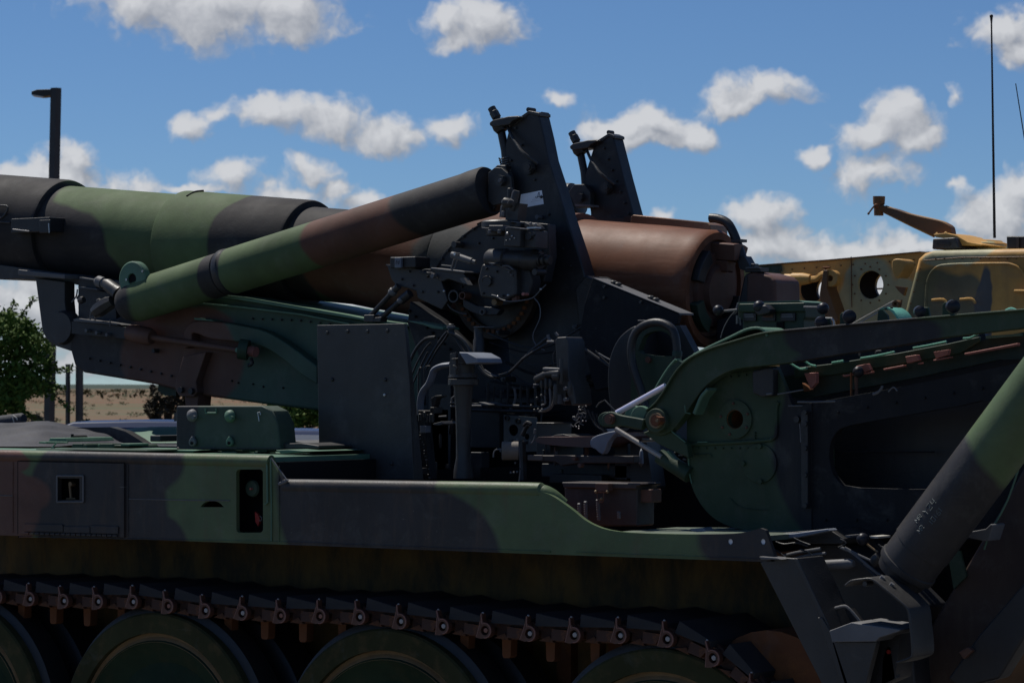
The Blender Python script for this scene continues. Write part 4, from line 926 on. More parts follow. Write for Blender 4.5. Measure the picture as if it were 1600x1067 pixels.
mb = MB(); mb.ptube([(997, 501), (1009, 501)], -.7, 1, smooth=0); mb.ptube([(1028, 500.5), (1038, 501.5)], -.7, 1, smooth=0); mb.build('hose_clip', 'grey', hs)
mb = MB(); mb.disc(1012, 562, 5, -.67, -.66, 10); mb.build('rust_spot', 'brown', HZ)
MB().prism([(992, 512), (1062, 508), (1090, 560), (1090, 650), (992, 660)], -.52, -.48).build('reel_back', 'rubber', HZ)

# ---- posts, hoses and valves in the crew space
YM = -.80
pl = cylv(724, 598, 747, 12, -.9, 'support_pole', 'black', HZ, [(0, 17), (.06, 15), (.3, 12.5), (.6, 11.5), (.78, 11.5), (.9, 15), (1, 16)], 26)
cylv(724, 583, 602, 22, -.9, 'pole_collar', 'black', pl, [(0, 0), (.0, 22), (.35, 23), (.4, 20), (.5, 24), (.95, 24), (1, 18)], 28)
cylv(722, 552, 586, 20, -.9, 'pole_head', 'black', pl, [(0, 0), (0, 18), (.08, 19), (.5, 18), (.52, 20), (.95, 20), (1, 18)], 24)
mb = MB(); mb.prism([(716, 550), (730, 551), (745, 559), (748, 567), (728, 569), (724, 562)], -.99, -.85); mb.build('head_lid', 'sheet', pl, bevel=.004)
mb = MB(); mb.prism([(703, 553), (712, 550), (712, 585), (703, 585)], -.985, -.97); mb.ptube([(706, 561), (716, 560)], -.99, 1, smooth=0); mb.ptube([(708, 571), (714, 574), (711, 580)], -.99, 1); mb.build('head_plate', 'black', pl, bevel=.002)
cp = cylv(748, 511, 562, 9, -.6, 'upright_cylinder', 'black', HZ, [(0, 6), (.0, 8), (.03, 8), (.04, 7.4), (.35, 7.4), (.4, 9), (1, 9)], 20)
mb = MB(); mb.rect(740, 510, 756, 511.5, -.64, -.58); mb.build('cylinder_rim', 'grey', cp)
mb = MB(); mb.ptube([(657, 648), (657, 628), (661, 612), (670, 600), (675, 588), (679, 578), (690, 572), (705, 570)], YM, 4.6, seg=10, flat=1.6, smooth=4); mb.build('bent_guard', 'sheet', HZ)
mb = MB(); mb.ptube([(663, 600), (663, 575), (672, 572)], YM+.05, 1.0); mb.ptube([(654, 645), (654, 582), (658, 575)], YM+.05, 1.6); mb.build('thin_pipe', 'black', HZ)
def hose(px, Y, r, m_='rubber', nm='hose', **k): return MB().ptube(px, Y, r, seg=8, **k).build(nm, m_, HZ)
hose([(640, 566), (650, 545), (664, 530), (680, 527)], -.62, 2.6, 'black'); hose([(642, 590), (652, 566), (664, 545), (673, 535)], -.6, 1.6, 'black')
hose([(662, 575), (676, 550), (691, 527), (699, 518)], -.62, 2.2, 'black'); hose([(666, 577), (682, 548), (695, 530), (702, 518)], -.6, 1.8, 'black')
hose([(645, 600), (656, 575), (668, 550)], -.58, 1.4, 'black'); hose([(700, 519), (714, 524), (728, 536), (738, 556), (742, 574)], -.64, 2.8, 'black')
hose([(700, 519), (712, 530), (722, 545), (736, 565), (742, 572)], -.62, 2.0, 'black'); hose([(748, 572), (756, 582), (768, 589), (782, 587)], -.64, 2.6, 'black'); hose([(757, 578), (770, 586), (776, 588)], -.65, 1.4, 'grey')
hose([(776, 588), (795, 582), (812, 566), (830, 548), (846, 535), (858, 526)], -.6, 2.4, 'black'); hose([(815, 562), (834, 549), (850, 540), (862, 534)], -.62, 2.2, 'black')
hose([(888, 532), (900, 536), (912, 544), (935, 560), (952, 572)], -.55, 2.4, 'black'); hose([(935, 552), (945, 558), (955, 563)], -.55, 1.4, 'grey'); hose([(930, 548), (943, 562), (952, 570)], -.53, 1.4, 'black')
mb = MB(); mb.prism([(638, 501), (663, 505), (692, 511), (692, 515), (675, 513), (662, 508), (640, 503)], -.5, -.40); mb.build('ledge_plate', 'ltgreen', HZ, bevel=.002)
cylv(705, 506, 520, 5, -.62, 'hose_union', 'black', HZ); cylv(705, 509, 513, 7, -.63, 'hose_union', 'grey', HZ)
# left valve group
mb = MB(); mb.rect(653, 641, 672, 646, YM-.05, YM); mb.rect(672, 636, 678, 646, YM-.05, YM); mb.prism([(673, 622), (680, 618), (690, 617), (690, 620), (682, 622), (678, 636), (674, 636)], YM-.03, YM); mb.build('valve_rack', 'black', HZ, bevel=.002)
for x, y0, y1, r in ((657, 646, 658, 3.4), (664, 643, 652, 3.2), (675, 646, 660, 4), (668, 650, 660, 2.4)): cylv(x, y0, y1, r, YM-.05, 'valve_stem', 'black', HZ, seg=12)
mb = MB(); mb.rect(656, 665, 665, 676, YM-.06, YM-.03); mb.build('sight_glass', 'sheet', HZ, bevel=.002)
mb = MB(); mb.prism([(676, 662), (690, 658), (692, 662), (686, 664), (678, 664)], YM-.1, YM-.02); mb.ptube([(685, 651), (698, 650)], YM-.04, 1.6, smooth=0); mb.build('valve_handle', 'grey', HZ, bevel=.002)
mb = MB(); mb.ptube([(706, 629), (706, 622), (712, 618)], YM-.04, 1.8, smooth=0); mb.ptube([(704, 629), (712, 629)], YM-.04, 1.4, smooth=0); mb.ptube([(704, 634.5), (714, 634.5)], YM-.04, 1.4, smooth=0); mb.build('handle_loop', 'grey', HZ)
mb = MB(); mb.prism([(652, 646), (662, 648), (667, 700), (672, 748), (664, 748), (657, 700)], YM, YM+.04); mb.build('hose_rack', 'rubber', HZ); mb = MB(); mb.rect(670, 600, 704, 750, -.5, -.45); mb.build('back_panel', 'rubber', HZ)
for i in range(16):
    mb = MB(); x = 657+i*.95+random.uniform(-1.5, 1.5); y = 676+i*4.7; c = P(x, y, YM-.01); mb.ball(c, random.uniform(1, 2)*S(c), seg=8); mb.build('rack_rivet', 'black' if i % 3 else 'grey', HZ)
mb = MB(); mb.rect(735, 706, 752, 748, -.6, -.55); mb.rect(735, 640, 780, 700, -.5, -.45); mb.build('access_panel', 'navy', HZ, bevel=.003)
hose([(735, 634), (752, 634)], -.82, 1.5, 'grey', 'bright_rod', smooth=0)
MB().prism([(748, 628), (764, 632), (762, 634), (750, 631)], -.6, -.5).build('bright_bracket', 'grey', HZ)
hose([(735, 632), (790, 634), (842, 636)], -.55, 2.6, 'black', 'cross_pipe', smooth=0); hose([(735, 640), (790, 642), (846, 643)], -.55, 3, 'navy', 'cross_pipe', smooth=0)
mb = MB(); mb.rect(735, 622, 850, 629, -.42, -.38); mb.rect(735, 646, 846, 650, -.42, -.30); mb.build('cross_beam', 'rubber', HZ)
# right valve column
vc = MB().prism([(867, 532), (870, 527), (884, 526), (888, 534), (889, 590), (896, 604), (900, 632), (893, 634), (884, 612), (882, 633), (868, 630), (870, 580)], -.85, -.75).build('valve_column', 'black', HZ, bevel=.004)
for (a, b, r, m_) in (((849, 576.5), (875, 577.5), 3, 'grey'), ((836, 594), (853, 585), 6, 'black'), ((847, 586), (864, 583), 5, 'black'), ((857, 584), (876, 583), 5.5, 'black'), ((864, 588), (875, 588), 6.5, 'black')):
    along(a, b, [(0, r*.7), (.12, r), (.9, r), (1, r*.7)], -.88, 'spool', m_, vc, seg=16)
for x, y0, y1, r in ((846, 592, 606, 2.8), (853, 590, 608, 2.6), (860, 592, 606, 2.8), (852, 608, 618, 2), (868, 600, 632, 3.4), (877, 560, 600, 3), (890, 596, 616, 2.6)): cylv(x, y0, y1, r, -.88, 'valve_tube', 'black', vc, seg=12)
mb = MB(); mb.ptube([(834, 606), (834, 601), (842, 600.5)], -.88, 1.4, smooth=0); mb.ptube([(851, 618), (852, 630), (846, 633)], -.88, 1.6); mb.ptube([(859, 606), (860, 632), (853, 639), (846, 640)], -.88, 2.0); mb.ptube([(866, 603), (865, 628), (857, 640), (842, 643)], -.87, 2.0); mb.build('bent_pipe', 'grey', vc)
mb = MB(); mb.prism([(865, 628), (869, 616), (872, 631)], -.88, -.85); mb.disc(882, 607, 3, -.87, -.85, 10); mb.disc(882, 624, 3, -.87, -.85, 10); mb.build('column_tab', 'grey', vc)
mb = MB()
for x, y in ((848, 626), (839, 622), (841, 640), (835, 641), (830, 634), (846, 618)): mb.ball(P(x, y, -.9), 2.4*S(P(x, y, -.9)), seg=8)
mb.build('pipe_union', 'black', vc)
mb = MB(); mb.ptube([(856, 523), (858, 530), (863, 534)], -.8, 2.4); mb.ptube([(868, 520), (872, 525)], -.8, 2.4); mb.ptube([(855, 534), (866, 534)], -.82, 2); mb.build('top_union', 'grey', vc)
mb = MB(); mb.ptube([(867, 548), (864, 556), (866, 570)], -.8, .7); mb.ptube([(893, 555), (896, 560), (893, 570)], -.8, .7); mb.ptube([(905, 590), (908, 583), (914, 584), (915, 587)], -.6, 1.2); mb.ptube([(907, 598), (912, 594), (916, 591)], -.6, 1.4); mb.ptube([(884, 575), (912, 576)], -.6, .5, smooth=0); mb.build('wire_clip', 'black', vc)
# knot of tangled bright wires
mb = MB()
random.seed(12)
for i in range(10):
    x, y = random.uniform(900, 916), random.uniform(625, 668); p = [(x, y)]
    for _ in range(4): x += random.uniform(-7, 7); y += random.uniform(-9, 12); x = min(max(x, 892), 926); p.append((x, min(y, 672)))
    mb.ptube(p, [-.7+random.uniform(-.03, .03)]*5, .9, seg=5)
mb.ptube([(902, 624), (905, 622), (909, 623), (905, 627)], -.72, 1.4); mb.build('wire_tangle', 'grey', HZ)
mb = MB()
for _ in range(9):
    x, y = random.uniform(897, 924), random.uniform(624, 672); c = P(x, y, -.73); mb.ball(c, 1.3*S(c), seg=7)
mb.build('wire_terminals', 'steel', HZ)
# pale plate with holes
finish(plate(pxz([(787, 648), (838, 652), (841, 705), (810, 706), (787, 700)], -.66), [circ(802, 672, 9, -.66, 20), circ(823, 682, 5, -.66)], -.66, -.655), 'pierced_plate', paint('dull_grey_green_paint', (.10, .115, .12), chips=.2), HZ)
for x, y in ((791, 653), (808, 658)): MB().disc(x, y, 4.5, -.67, -.66, 16, hole=3).build('plate_ring', 'black', HZ)
mb = MB(); mb.prism([(787, 690), (800, 687), (800, 692), (787, 694)], -.67, -.64); mb.build('plate_tab', 'black', HZ)
mb = MB(); mb.ptube([(818, 665), (824, 660), (830, 663)], -.72, 3); mb.ptube([(816, 680), (822, 668), (826, 664)], -.7, 3.6); mb.ptube([(815, 688), (818, 692), (824, 691)], -.7, 2.6); mb.build('bent_lever', 'rubber', HZ)
rl_ = along((784, 704), (810, 704), [(0, 13), (.03, 14.5), (1, 14.5)], -1.0, 'roller', paint('worn_tan_steel', (.17, .145, .12), chips=.3, dirt=.4), HZ, seg=30, Y2=-.97)
mb = MB(); mb.ptube([(784, 702), (776, 702), (772, 706), (771, 714)], -1.0, 1.3); mb.ptube([(782, 700), (782, 706)], -1.0, 1.4, smooth=0); mb.build('roller_crank', 'grey', rl_)
mb = MB(); mb.prism([(812, 690), (816, 690), (818, 750), (811, 750)], -.9, -.88); mb.build('roller_bracket', 'rubber', rl_)
for x, y, m_ in ((805, 723, 'grey'), (798, 738, 'grey'), (803, 738, 'grey'), (808, 737, 'grey'), (813, 732, 'black'), (808, 687, 'grey')):
    mb = MB(); c = P(x, y, -.95); mb.ball(c, 1.8*S(c), seg=8); mb.build('chain_link', m_, HZ)
hose([(811, 700), (813, 730), (811, 752)], -.93, 1, 'grey', 'thin_rod')
# gunner's seat and the bench frame
YB = -.85
mb = MB(); mb.prism(smoothpoly([(836, 688), (842, 683), (848, 682.5), (930, 682), (962, 676), (958, 690), (940, 699), (880, 697), (846, 693)], 2), YB, YB+.30); stt = mb.build('seat_cushion', 'seat', HZ, bevel=.012, seg=3)
mb = MB(); mb.prism([(858, 683), (868, 679), (880, 678), (892, 681), (896, 683)], YB+.1, YB+.25); mb.build('seat_bulge', 'black', stt, bevel=.004)
mb = MB(); mb.prism(smoothpoly([(922, 688), (932, 680), (965, 672), (957, 682), (950, 692), (942, 710), (930, 702), (923, 698)], 2), YB-.06, YB-.03); mb.build('seat_flap', 'sheet', HZ, bevel=.004)
mb = MB(); mb.prism([(948, 670), (966, 669), (960, 674), (950, 674)], YB-.02, YB+.05); mb.build('seat_flap_tab', 'sheet', HZ)
mb = MB(); mb.prism([(824, 711), (990, 712), (990, 724), (900, 724), (876, 728), (868, 722), (824, 720)], YB-.04, YB); bn = mb.build('bench_beam', 'chest', HZ, bevel=.004)
mb = MB(); mb.rect(824, 710.5, 847, 719.5, YB-.045, YB-.04); mb.build('bench_end', 'rope', bn) if False else mb.build('bench_end', paint('pale_brown_steel', (.16, .13, .115), chips=.2), bn, bevel=.002)
for x, y in ((896, 716), (905, 727)): MB().hexnut(x, y, 3.6, YB-.06, .02).build('nut', 'brown', bn)
mb = MB(); mb.rect(846, 724, 1000, 748, -.75, -.7); mb.rect(858, 740, 940, 756, -.8, -.76); mb.rect(960, 690, 980, 750, -.75, -.7); mb.rect(838, 690, 860, 714, -.8, -.6); mb.build('bench_frame', 'rubber', HZ, bevel=.003)
mb = MB(); mb.rect(838, 661, 862, 690, -.72, -.6); mb.rect(838, 660, 866, 661.5, -.73, -.6); mb.build('seat_post_box', 'black', HZ, bevel=.002)
mb = MB(); mb.ptube([(828, 687), (829, 693), (834, 688), (836, 680)], -.9, 1.4); mb.ptube([(835, 677), (836, 670)], -.9, 1.8, smooth=0); mb.build('seat_catch', 'grey', HZ)
cylv(1002, 700, 730, 5, -.8, 'curved_fin', 'sheet', HZ, [(0, 0), (.2, 3), (.8, 4), (1, 0)], 14)
mb = MB(); mb.prism([(985, 690), (1010, 690), (1020, 760), (1000, 800), (985, 760)], -.78, -.7); mb.build('side_bracket', 'rubber', HZ)
# chest with a latch
ch = thing('steel_chest', 'dark brown steel chest with a latch, standing on the deck under the seat', 'chest', (P(940, 820, -1.2).x, -1.15, P(940, 820, -1.2).z))
bs = Vector(ch.location)
def cpart(mb, nm, mat, **k):
    o = mb.build(nm, mat, **k); o.parent = ch; o.location = -bs; return o
mb = MB(); mb.prism([(881, 760), (996, 760), (996, 822), (884, 822)], -1.2, -1.10); cpart(mb, 'chest_body', 'chest', bevel=.006)
mb = MB(); mb.prism([(877, 753), (1000, 755), (1000, 759), (994, 760), (994, 764), (880, 762)], -1.215, -1.09); cpart(mb, 'chest_lid', 'chest', bevel=.004)
mb = MB(); mb.rect(930, 755, 950, 767, -1.24, -1.212); mb.ptube([(929, 768), (950, 768)], -1.235, 2, smooth=0); mb.ptube([(933, 768), (934, 780), (939, 785)], -1.235, 1.2); mb.ptube([(943, 768), (943, 780), (940, 785)], -1.235, 1.2); cpart(mb, 'latch', 'grey' if False else 'brown', bevel=.002)
mb = MB()
for x, y in ((931, 768), (949, 768), (939.5, 779)): mb.ball(P(x, y, -1.24), 2.6*S(P(x, y, -1.24)), seg=10)
cpart(mb, 'latch_pin', 'brass')
for x0, y0, n, dx in ((915, 785, 8, .1), (934, 782, 9, .25), (905, 788, 6, .2), (967, 801, 3, .1)):
    mb = MB()
    for i in range(n): c = P(x0+dx*i, y0+i*3.6, -1.225); mb.lathe(c-Vector((.006, 0, 0)), c+Vector((1, 0, 0)), [(0, .002), (.002, .005), (.010, .005), (.012, .002)], 6)
    cpart(mb, 'hanging_chain', 'grey')
mb = MB(); mb.rect(998, 764, 1018, 785, -1.18, -1.12); cpart(mb, 'side_bracket', 'brown', bevel=.003)
# pale scraps of light deck between the rear parts
for p_ in ([(1078, 826), (1098, 824), (1103, 830), (1085, 832)],):
    MB().prism(p_, -1.25, -1.2).build('deck_tab', 'sheet', HZ)

# ---- loader and rammer at the rear
YL_ = -1.12
body = curve_px([(1073, 640), (1080, 618), (1096, 598), (1118, 586), (1145, 577), (1200, 572), (1214, 573)], 3)+[(1230, 612), (1238, 634), (1268, 630)]+curve_px([(1268, 640), (1268, 740), (1268, 829)], 1)+curve_px([(1215, 829), (1170, 829), (1130, 818), (1103, 798), (1084, 768), (1074, 730), (1073, 690)], 3)
flange_h = circ(1148, 655, 15, YL_, 26)
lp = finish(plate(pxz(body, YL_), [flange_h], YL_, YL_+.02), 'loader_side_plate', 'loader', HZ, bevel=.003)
mb = MB(); mb.prism([(1073, 700), (1270, 700), (1270, 829), (1215, 829), (1170, 829), (1130, 818), (1103, 798), (1084, 768)], YL_+.022, YL_+.16); mb.build('loader_body', 'green', lp)
mb = MB(); c = P(1148, 655, YL_-.008); s = S(c); mb.lathe(c, c+Vector((0, 1, 0)), [(0, 15*s), (0, 30*s), (.008, 30*s), (.03, 15*s), (0, 15*s)], 36, cap=False); fl = mb.build('flange', 'loader', lp)
mb = MB(); mb.lathe(c+Vector((0, .004, 0)), c+Vector((0, 1, 0)), [(0, 14*s), (0, 21*s), (.002, 21*s), (.06, 12*s), (.10, 12*s), (.10, 0)], 28, cap=False); mb.build('rusty_socket', 'rust', fl)
for ang in (95, 170, 210, 330, 20, 250):
    p = c+Vector((math.cos(math.radians(ang))*25*s, -.001, math.sin(math.radians(ang))*25*s)); mb = MB(); mb.lathe(p, p-Vector((0, 1, 0)), [(0, 2.4*s), (.005, 1.6*s), (.006, 0)], 8); mb.build('flange_bolt', 'brown', fl)
mb = MB(); mb.disc(1186, 724, 31, YL_-.006, YL_, 40); cv = mb.build('round_cover', 'loader', lp, bevel=.002)
for x, y in ((1186, 697), (1160, 724), (1187, 752)): MB().hexnut(x, y, 4, YL_-.016, .012).build('cover_bolt', 'loader', cv)
mb = MB(); mb.ptube([(1074, 694), (1110, 693), (1150, 691), (1196, 688), (1209, 684), (1213, 676), (1213, 640), (1216, 628)], YL_-.004, 3, seg=8); mb.build('raised_seam', 'loader', lp)
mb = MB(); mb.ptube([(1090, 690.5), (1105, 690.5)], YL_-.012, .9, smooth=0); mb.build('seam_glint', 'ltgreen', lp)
mb = MB(); mb.ptube([(1078, 711), (1110, 709), (1112, 715)], YL_-.003, .7, smooth=0); mb.ptube([(1140, 778), (1160, 793), (1200, 796)], YL_-.003, .7); mb.build('plate_joint', 'green', lp)
mb = MB(); mb.rect(1251, 642, 1262, 794, YL_-.02, YL_); hg = mb.build('hinge_strip', 'navy', lp, bevel=.003)
for y in (644, 662, 700, 742, 790): MB().hexnut(1257, y, 4, YL_-.03, .012).build('hinge_nut', 'navy', hg)
mb = MB(); mb.ptube([(1249.5, 662), (1250.5, 676), (1251, 691)], YL_-.03, .8); mb.build('hinge_pin', 'grey', hg)
MB().disc(1244, 655, 5, YL_-.01, YL_, 14).build('plate_boss', 'navy', lp)
# big curved arm
up = [(1010, 640), (1024, 628), (1037, 610), (1050, 588), (1062, 572), (1080, 557), (1108, 544), (1150, 531), (1195, 519)]
arm = curve_px(up, 3)+[(1260, 513), (1330, 506), (1400, 500), (1480, 494), (1640, 480)]
low = [(1640, 508), (1480, 527), (1400, 541), (1300, 556), (1235, 567)]+curve_px([(1200, 571), (1150, 577), (1120, 590), (1100, 606), (1085, 626), (1070, 648), (1050, 672), (1030, 680), (1012, 672), (1003, 656)], 3)
am = MB().prism(arm+low, YL_-.06, YL_-.02).build('loader_arm', 'loader', HZ, bevel=.003)
a0, a1 = YL_-.075, YL_+.03
def ribbon(px, w, Y0, Y1, nm, mat, par, n=3):
    c = curve_px(px, n); mb = MB(); mb.prism(c+[(x, y+w) for x, y in c[::-1]], Y0+.008, Y1); return mb.ptube([(x, y+w*.5) for x, y in c], Y0+.004, w*.75, smooth=0, seg=8).build(nm, mat, par)
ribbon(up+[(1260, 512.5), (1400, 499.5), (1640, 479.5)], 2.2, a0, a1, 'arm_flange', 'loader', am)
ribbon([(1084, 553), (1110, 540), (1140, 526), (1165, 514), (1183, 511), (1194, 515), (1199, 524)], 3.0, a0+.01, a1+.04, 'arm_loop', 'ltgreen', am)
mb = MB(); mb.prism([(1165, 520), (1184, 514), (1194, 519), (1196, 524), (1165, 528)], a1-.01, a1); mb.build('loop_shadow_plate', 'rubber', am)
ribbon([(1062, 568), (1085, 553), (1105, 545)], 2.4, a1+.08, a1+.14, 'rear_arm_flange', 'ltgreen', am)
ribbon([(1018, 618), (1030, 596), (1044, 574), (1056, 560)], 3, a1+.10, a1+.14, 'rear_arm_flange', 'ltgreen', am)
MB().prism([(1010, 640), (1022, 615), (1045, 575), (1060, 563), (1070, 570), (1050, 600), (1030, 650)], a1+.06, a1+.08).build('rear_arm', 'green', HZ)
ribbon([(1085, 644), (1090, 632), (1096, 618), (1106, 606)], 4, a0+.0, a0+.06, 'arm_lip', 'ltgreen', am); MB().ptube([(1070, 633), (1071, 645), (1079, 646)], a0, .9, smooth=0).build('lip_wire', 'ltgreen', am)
# pivot
mb = MB(); mb.disc(1024, 657, 19, YL_-.085, YL_-.06, 30); pv = mb.build('pivot_boss', 'loader', am, bevel=.003)
MB().disc(1024, 657, 12, YL_-.095, YL_-.085, 24, hole=9).build('pivot_washer', 'brass', pv)
mb = MB(); mb.disc(1024, 657, 8.5, YL_-.10, YL_-.085, 22); mb.hexnut(1026, 657, 7, YL_-.12, .03); mb.build('pivot_nut', 'gunrust', pv)
MB().disc(1026, 657, 2.6, YL_-.125, YL_-.12, 12).build('pivot_tip', 'brass', pv)
# lower link from the pivot to the body
MB().prism([(1014, 672), (1040, 668), (1052, 676), (1073, 694), (1076, 716), (1050, 704), (1026, 692), (1004, 676)], YL_-.05, YL_-.02).build('pivot_link', 'loader', am, bevel=.004)
MB().ptube([(1042, 666), (1052, 676), (1062, 684), (1071, 691)], YL_-.055, 1).build('link_edge', 'ltgreen', am)
# clevis with its two cheeks
for dy, x in ((-.08, 0), (.0, -6)):
    mb = MB(); c = curve_px([(1006+x, 655), (990+x, 652), (968+x, 648), (954+x, 643), (942+x, 648), (940+x, 658), (946+x, 666), (958+x, 667), (975+x, 666), (1002+x, 672)], 3)
    mb.prism(c, YL_+dy-.01, YL_+dy+.015); mb.build('clevis_cheek', 'green', am, bevel=.004)
mb = MB(); mb.disc(951, 655, 8, YL_-.105, YL_-.09, 22); mb.disc(951, 655, 4, YL_-.11, YL_-.105, 14); mb.build('clevis_pin', 'brown', am)
for x, dy in ((1000, -.02), (990, .03)): MB().disc(x, 652, 18, YL_+dy, YL_+dy+.02, 24).build('rear_boss', 'ltgreen', am, bevel=.003)
MB().ptube([(932, 636), (936, 630), (945, 625), (962, 643)], YL_-.0, 1.4, smooth=0).build('wire_handle', 'black', HZ)
cr_ = along((964, 645), (1040, 603), [(0, 4.6), (1, 4.6)], YL_-.06, 'chrome_rod', 'chrome', HZ, seg=18)
along((962, 670), (1034, 714), [(0, 3.8), (1, 3.8)], YL_-.02, 'ram_rod', 'pinhead', HZ, seg=16)
along((1030, 712), (1078, 742), [(0, 8), (.02, 12), (.9, 13), (1, 13)], YL_, 'ram_cylinder', 'green', HZ, seg=24)
MB().prism([(1041, 705), (1044, 704), (1057, 719), (1050, 716)], YL_-.05, YL_-.03).build('cylinder_tab', 'ltgreen', HZ)
for a, b in (((1000, 677), (1012, 679)), ((1004, 686), (1024, 687)), ((1054, 707), (1060, 704)), ((1060, 711), (1067, 711)), ((1067, 717), (1072, 718))):
    MB().ptube([a, b], YL_, 2 if a[0] < 1030 else 1.2, smooth=0).build('bright_fitting', 'grey', HZ)
MB().ptube([(1076, 716), (1077, 738), (1081, 755)], YL_-.004, 1.2).build('plate_edge_rail', 'ltgreen', HZ)
# control box with levers
YK = -.95
kb = MB().prism([(1153, 473), (1247, 470), (1258, 473), (1258, 496), (1255, 500), (1255, 522), (1160, 522), (1160, 500), (1153, 498)], YK, YK+.13).build('control_box', 'green', HZ, bevel=.004)
MB().prism([(1152, 472.5), (1248, 469.5), (1257, 472), (1257, 473.2), (1248, 471), (1152, 474)], YK-.006, YK+.12).build('box_lid', 'ltgreen', kb)
MB().prism([(1154, 474.5), (1257, 472.5), (1257, 487), (1154, 488)], YK-.012, YK).build('box_front', 'green', kb, bevel=.004)
for x0, x1, c_ in ((1161, 1181, 'grey'), (1190, 1211, 'brown'), (1219, 1242, 'grey')):
    pn = MB().prism([(x0, 489), (x1, 489), (x1, 502), (x0, 502)], YK-.008, YK).build('gauge_panel', 'rubber', kb, bevel=.002)
    mb = MB(); mb.rect(x0+2, 490.5, x1-4, 492.2, YK-.0095, YK-.0085); mb.rect(x0+2, 493.5, x1-3, 496, YK-.0095, YK-.0085); mb.build('gauge_lettering', c_, pn)
MB().rect(1213, 503, 1224, 520, YK-.006, YK+.001).build('box_slot', 'dark', kb)
for (a, b, x, y, r) in (((1152, 484), (1132, 486), 1122, 485, 8.5), ((1256, 480), (1277, 480.5), 1286, 482, 9.5), ((1195, 486), (1188, 480), 1186, 479, 9.5)):
    mb = MB(); mb.ptube([a, b], YK-.03, 2, smooth=0); lr = mb.build('lever', 'grey', kb); mb = MB(); c = P(x, y, YK-.04); mb.ball(c, r*S(c), seg=20); mb.build('lever_ball', 'knob', lr)
mb = MB(); mb.prism([(1180, 478), (1196, 476), (1204, 484), (1202, 490), (1184, 494), (1178, 488)], YK-.05, YK-.01); mb.build('lever_boot', 'rubber', kb, bevel=.006)
mb = MB(); mb.ptube([(1151, 484), (1140, 496), (1131, 512), (1126, 528)], YK, .9); mb.ptube([(1153, 474), (1151, 482)], YK-.01, 1.6, smooth=0); mb.ptube([(1152, 493), (1152, 506)], YK-.02, 2.2, smooth=0); mb.ptube([(1156, 496), (1157, 508)], YK-.02, 1.2, smooth=0); mb.build('trip_wire', 'grey', kb)
# rollers standing on the arm
def roller(px, py, rpx, side, hb, wpx=12):
    b_ = MB().prism([(px-wpx/2, py+hb), (px-wpx/2, py-4), (px-wpx/4, py-8), (px+wpx/3, py-8), (px+wpx/2, py+2), (px+wpx/2+2, py+hb)], YL_-.02, YL_-.01).build('roller_bracket', 'green', am, bevel=.002)
    mb = MB(); c = P(px+side*9, py-1, YL_-.05); s = S(c); r = rpx*s; h = Vector((.022, -.03, 0))
    mb.lathe(c-h*.6, c+h*.6, [(0, r*.5), (.006, r*.95), (.018, r), (.034, r*.95), (.040, r*.5), (.042, 0)], 20); mb.build('rubber_roller', 'knob', b_)
roller(1292, 505, 10, -1, 10); roller(1318, 496, 11, 1, 14); roller(1446, 488, 9.5, -1, 12); roller(1480, 480, 11, 1, 16, 16)
mb = MB(); c0 = curve_px([(1376, 482), (1386, 480), (1397, 487), (1404, 497), (1408, 508)], 4); mb.prism(c0+[(x-2.2, y+2) for x, y in c0[::-1]], YL_-.05, YL_+.04); ts = mb.build('teal_strap', 'teal', am)
MB().prism([(1372, 486), (1378, 483), (1386, 492), (1390, 508), (1370, 508)], YL_+.03, YL_+.04).build('strap_back', 'green', ts)
for x, y in ((1383, 482), (1392, 481)): MB().disc(x, y, 1.4, YL_-.055, YL_-.045, 8).build('strap_screw', 'rubber', ts)
MB().ptube([(1572, 486), (1580, 483), (1588, 486)], YL_-.03, 3).build('teal_hump', 'teal', am)
MB().rect(1256, 516, 1275, 524, -.6, -.5).build('tray_edge', 'redprimer', HZ)
# rails of the loader tray hanging under the arm
YT = -1.0
tray = MB().prism([(1215, 590), (1300, 575), (1400, 560), (1500, 540), (1570, 524), (1640, 512), (1640, 560), (1560, 562), (1430, 590), (1260, 622), (1215, 620)], YT+.02, YT+.05).build('loading_tray', paint('dark_green_tray_paint', (.022, .038, .028), chips=.15), HZ)
MB().prism([(1240, 575), (1300, 568), (1400, 552), (1480, 537), (1530, 526), (1530, 534), (1500, 552), (1400, 570), (1300, 586), (1240, 590)], YT-.0, YT+.015).build('tray_frame', 'green', tray, bevel=.003)
for pts in ([(1232, 566), (1243, 573), (1252, 577), (1261, 575)], [(1256, 563), (1266, 570), (1275, 572)], [(1300, 567), (1318, 564)], [(1345, 560), (1370, 556), (1398, 550)], [(1427, 544), (1450, 540), (1479, 534)], [(1505, 529), (1516, 528), (1528, 522)]):
    MB().ptube(pts, YT-.03, 2.0, seg=8).build('teal_rail', 'teal', tray)
for pts, m_ in (([(1256, 583), (1275, 582), (1275, 598), (1266, 608)], 'redprimer'), ([(1253, 598), (1262, 604), (1268, 610), (1256, 612)], 'rust'), ([(1337, 572), (1355, 568), (1360, 578), (1347, 583)], 'redprimer'), ([(1414, 557), (1433, 554), (1436, 563), (1417, 568)], 'redprimer'), ([(1458, 550), (1482, 546), (1480, 555), (1462, 560)], 'redprimer'), ([(1380, 576), (1412, 570), (1412, 573), (1380, 579)], 'redprimer'), ([(1458, 562), (1485, 557), (1485, 559), (1458, 564)], 'redprimer'), ([(1506, 552), (1590, 536), (1590, 540), (1508, 555)], 'redprimer'), ([(1316, 586), (1330, 584), (1330, 586), (1318, 589)], 'redprimer'), ([(1435, 567), (1439, 566), (1439, 569), (1433, 569)], 'redprimer'), ([(1346, 583), (1362, 580), (1362, 583), (1348, 585)], 'redprimer')):
    MB().prism(pts, YT-.03, YT-.01).build('red_rail', m_, tray, bevel=.002)
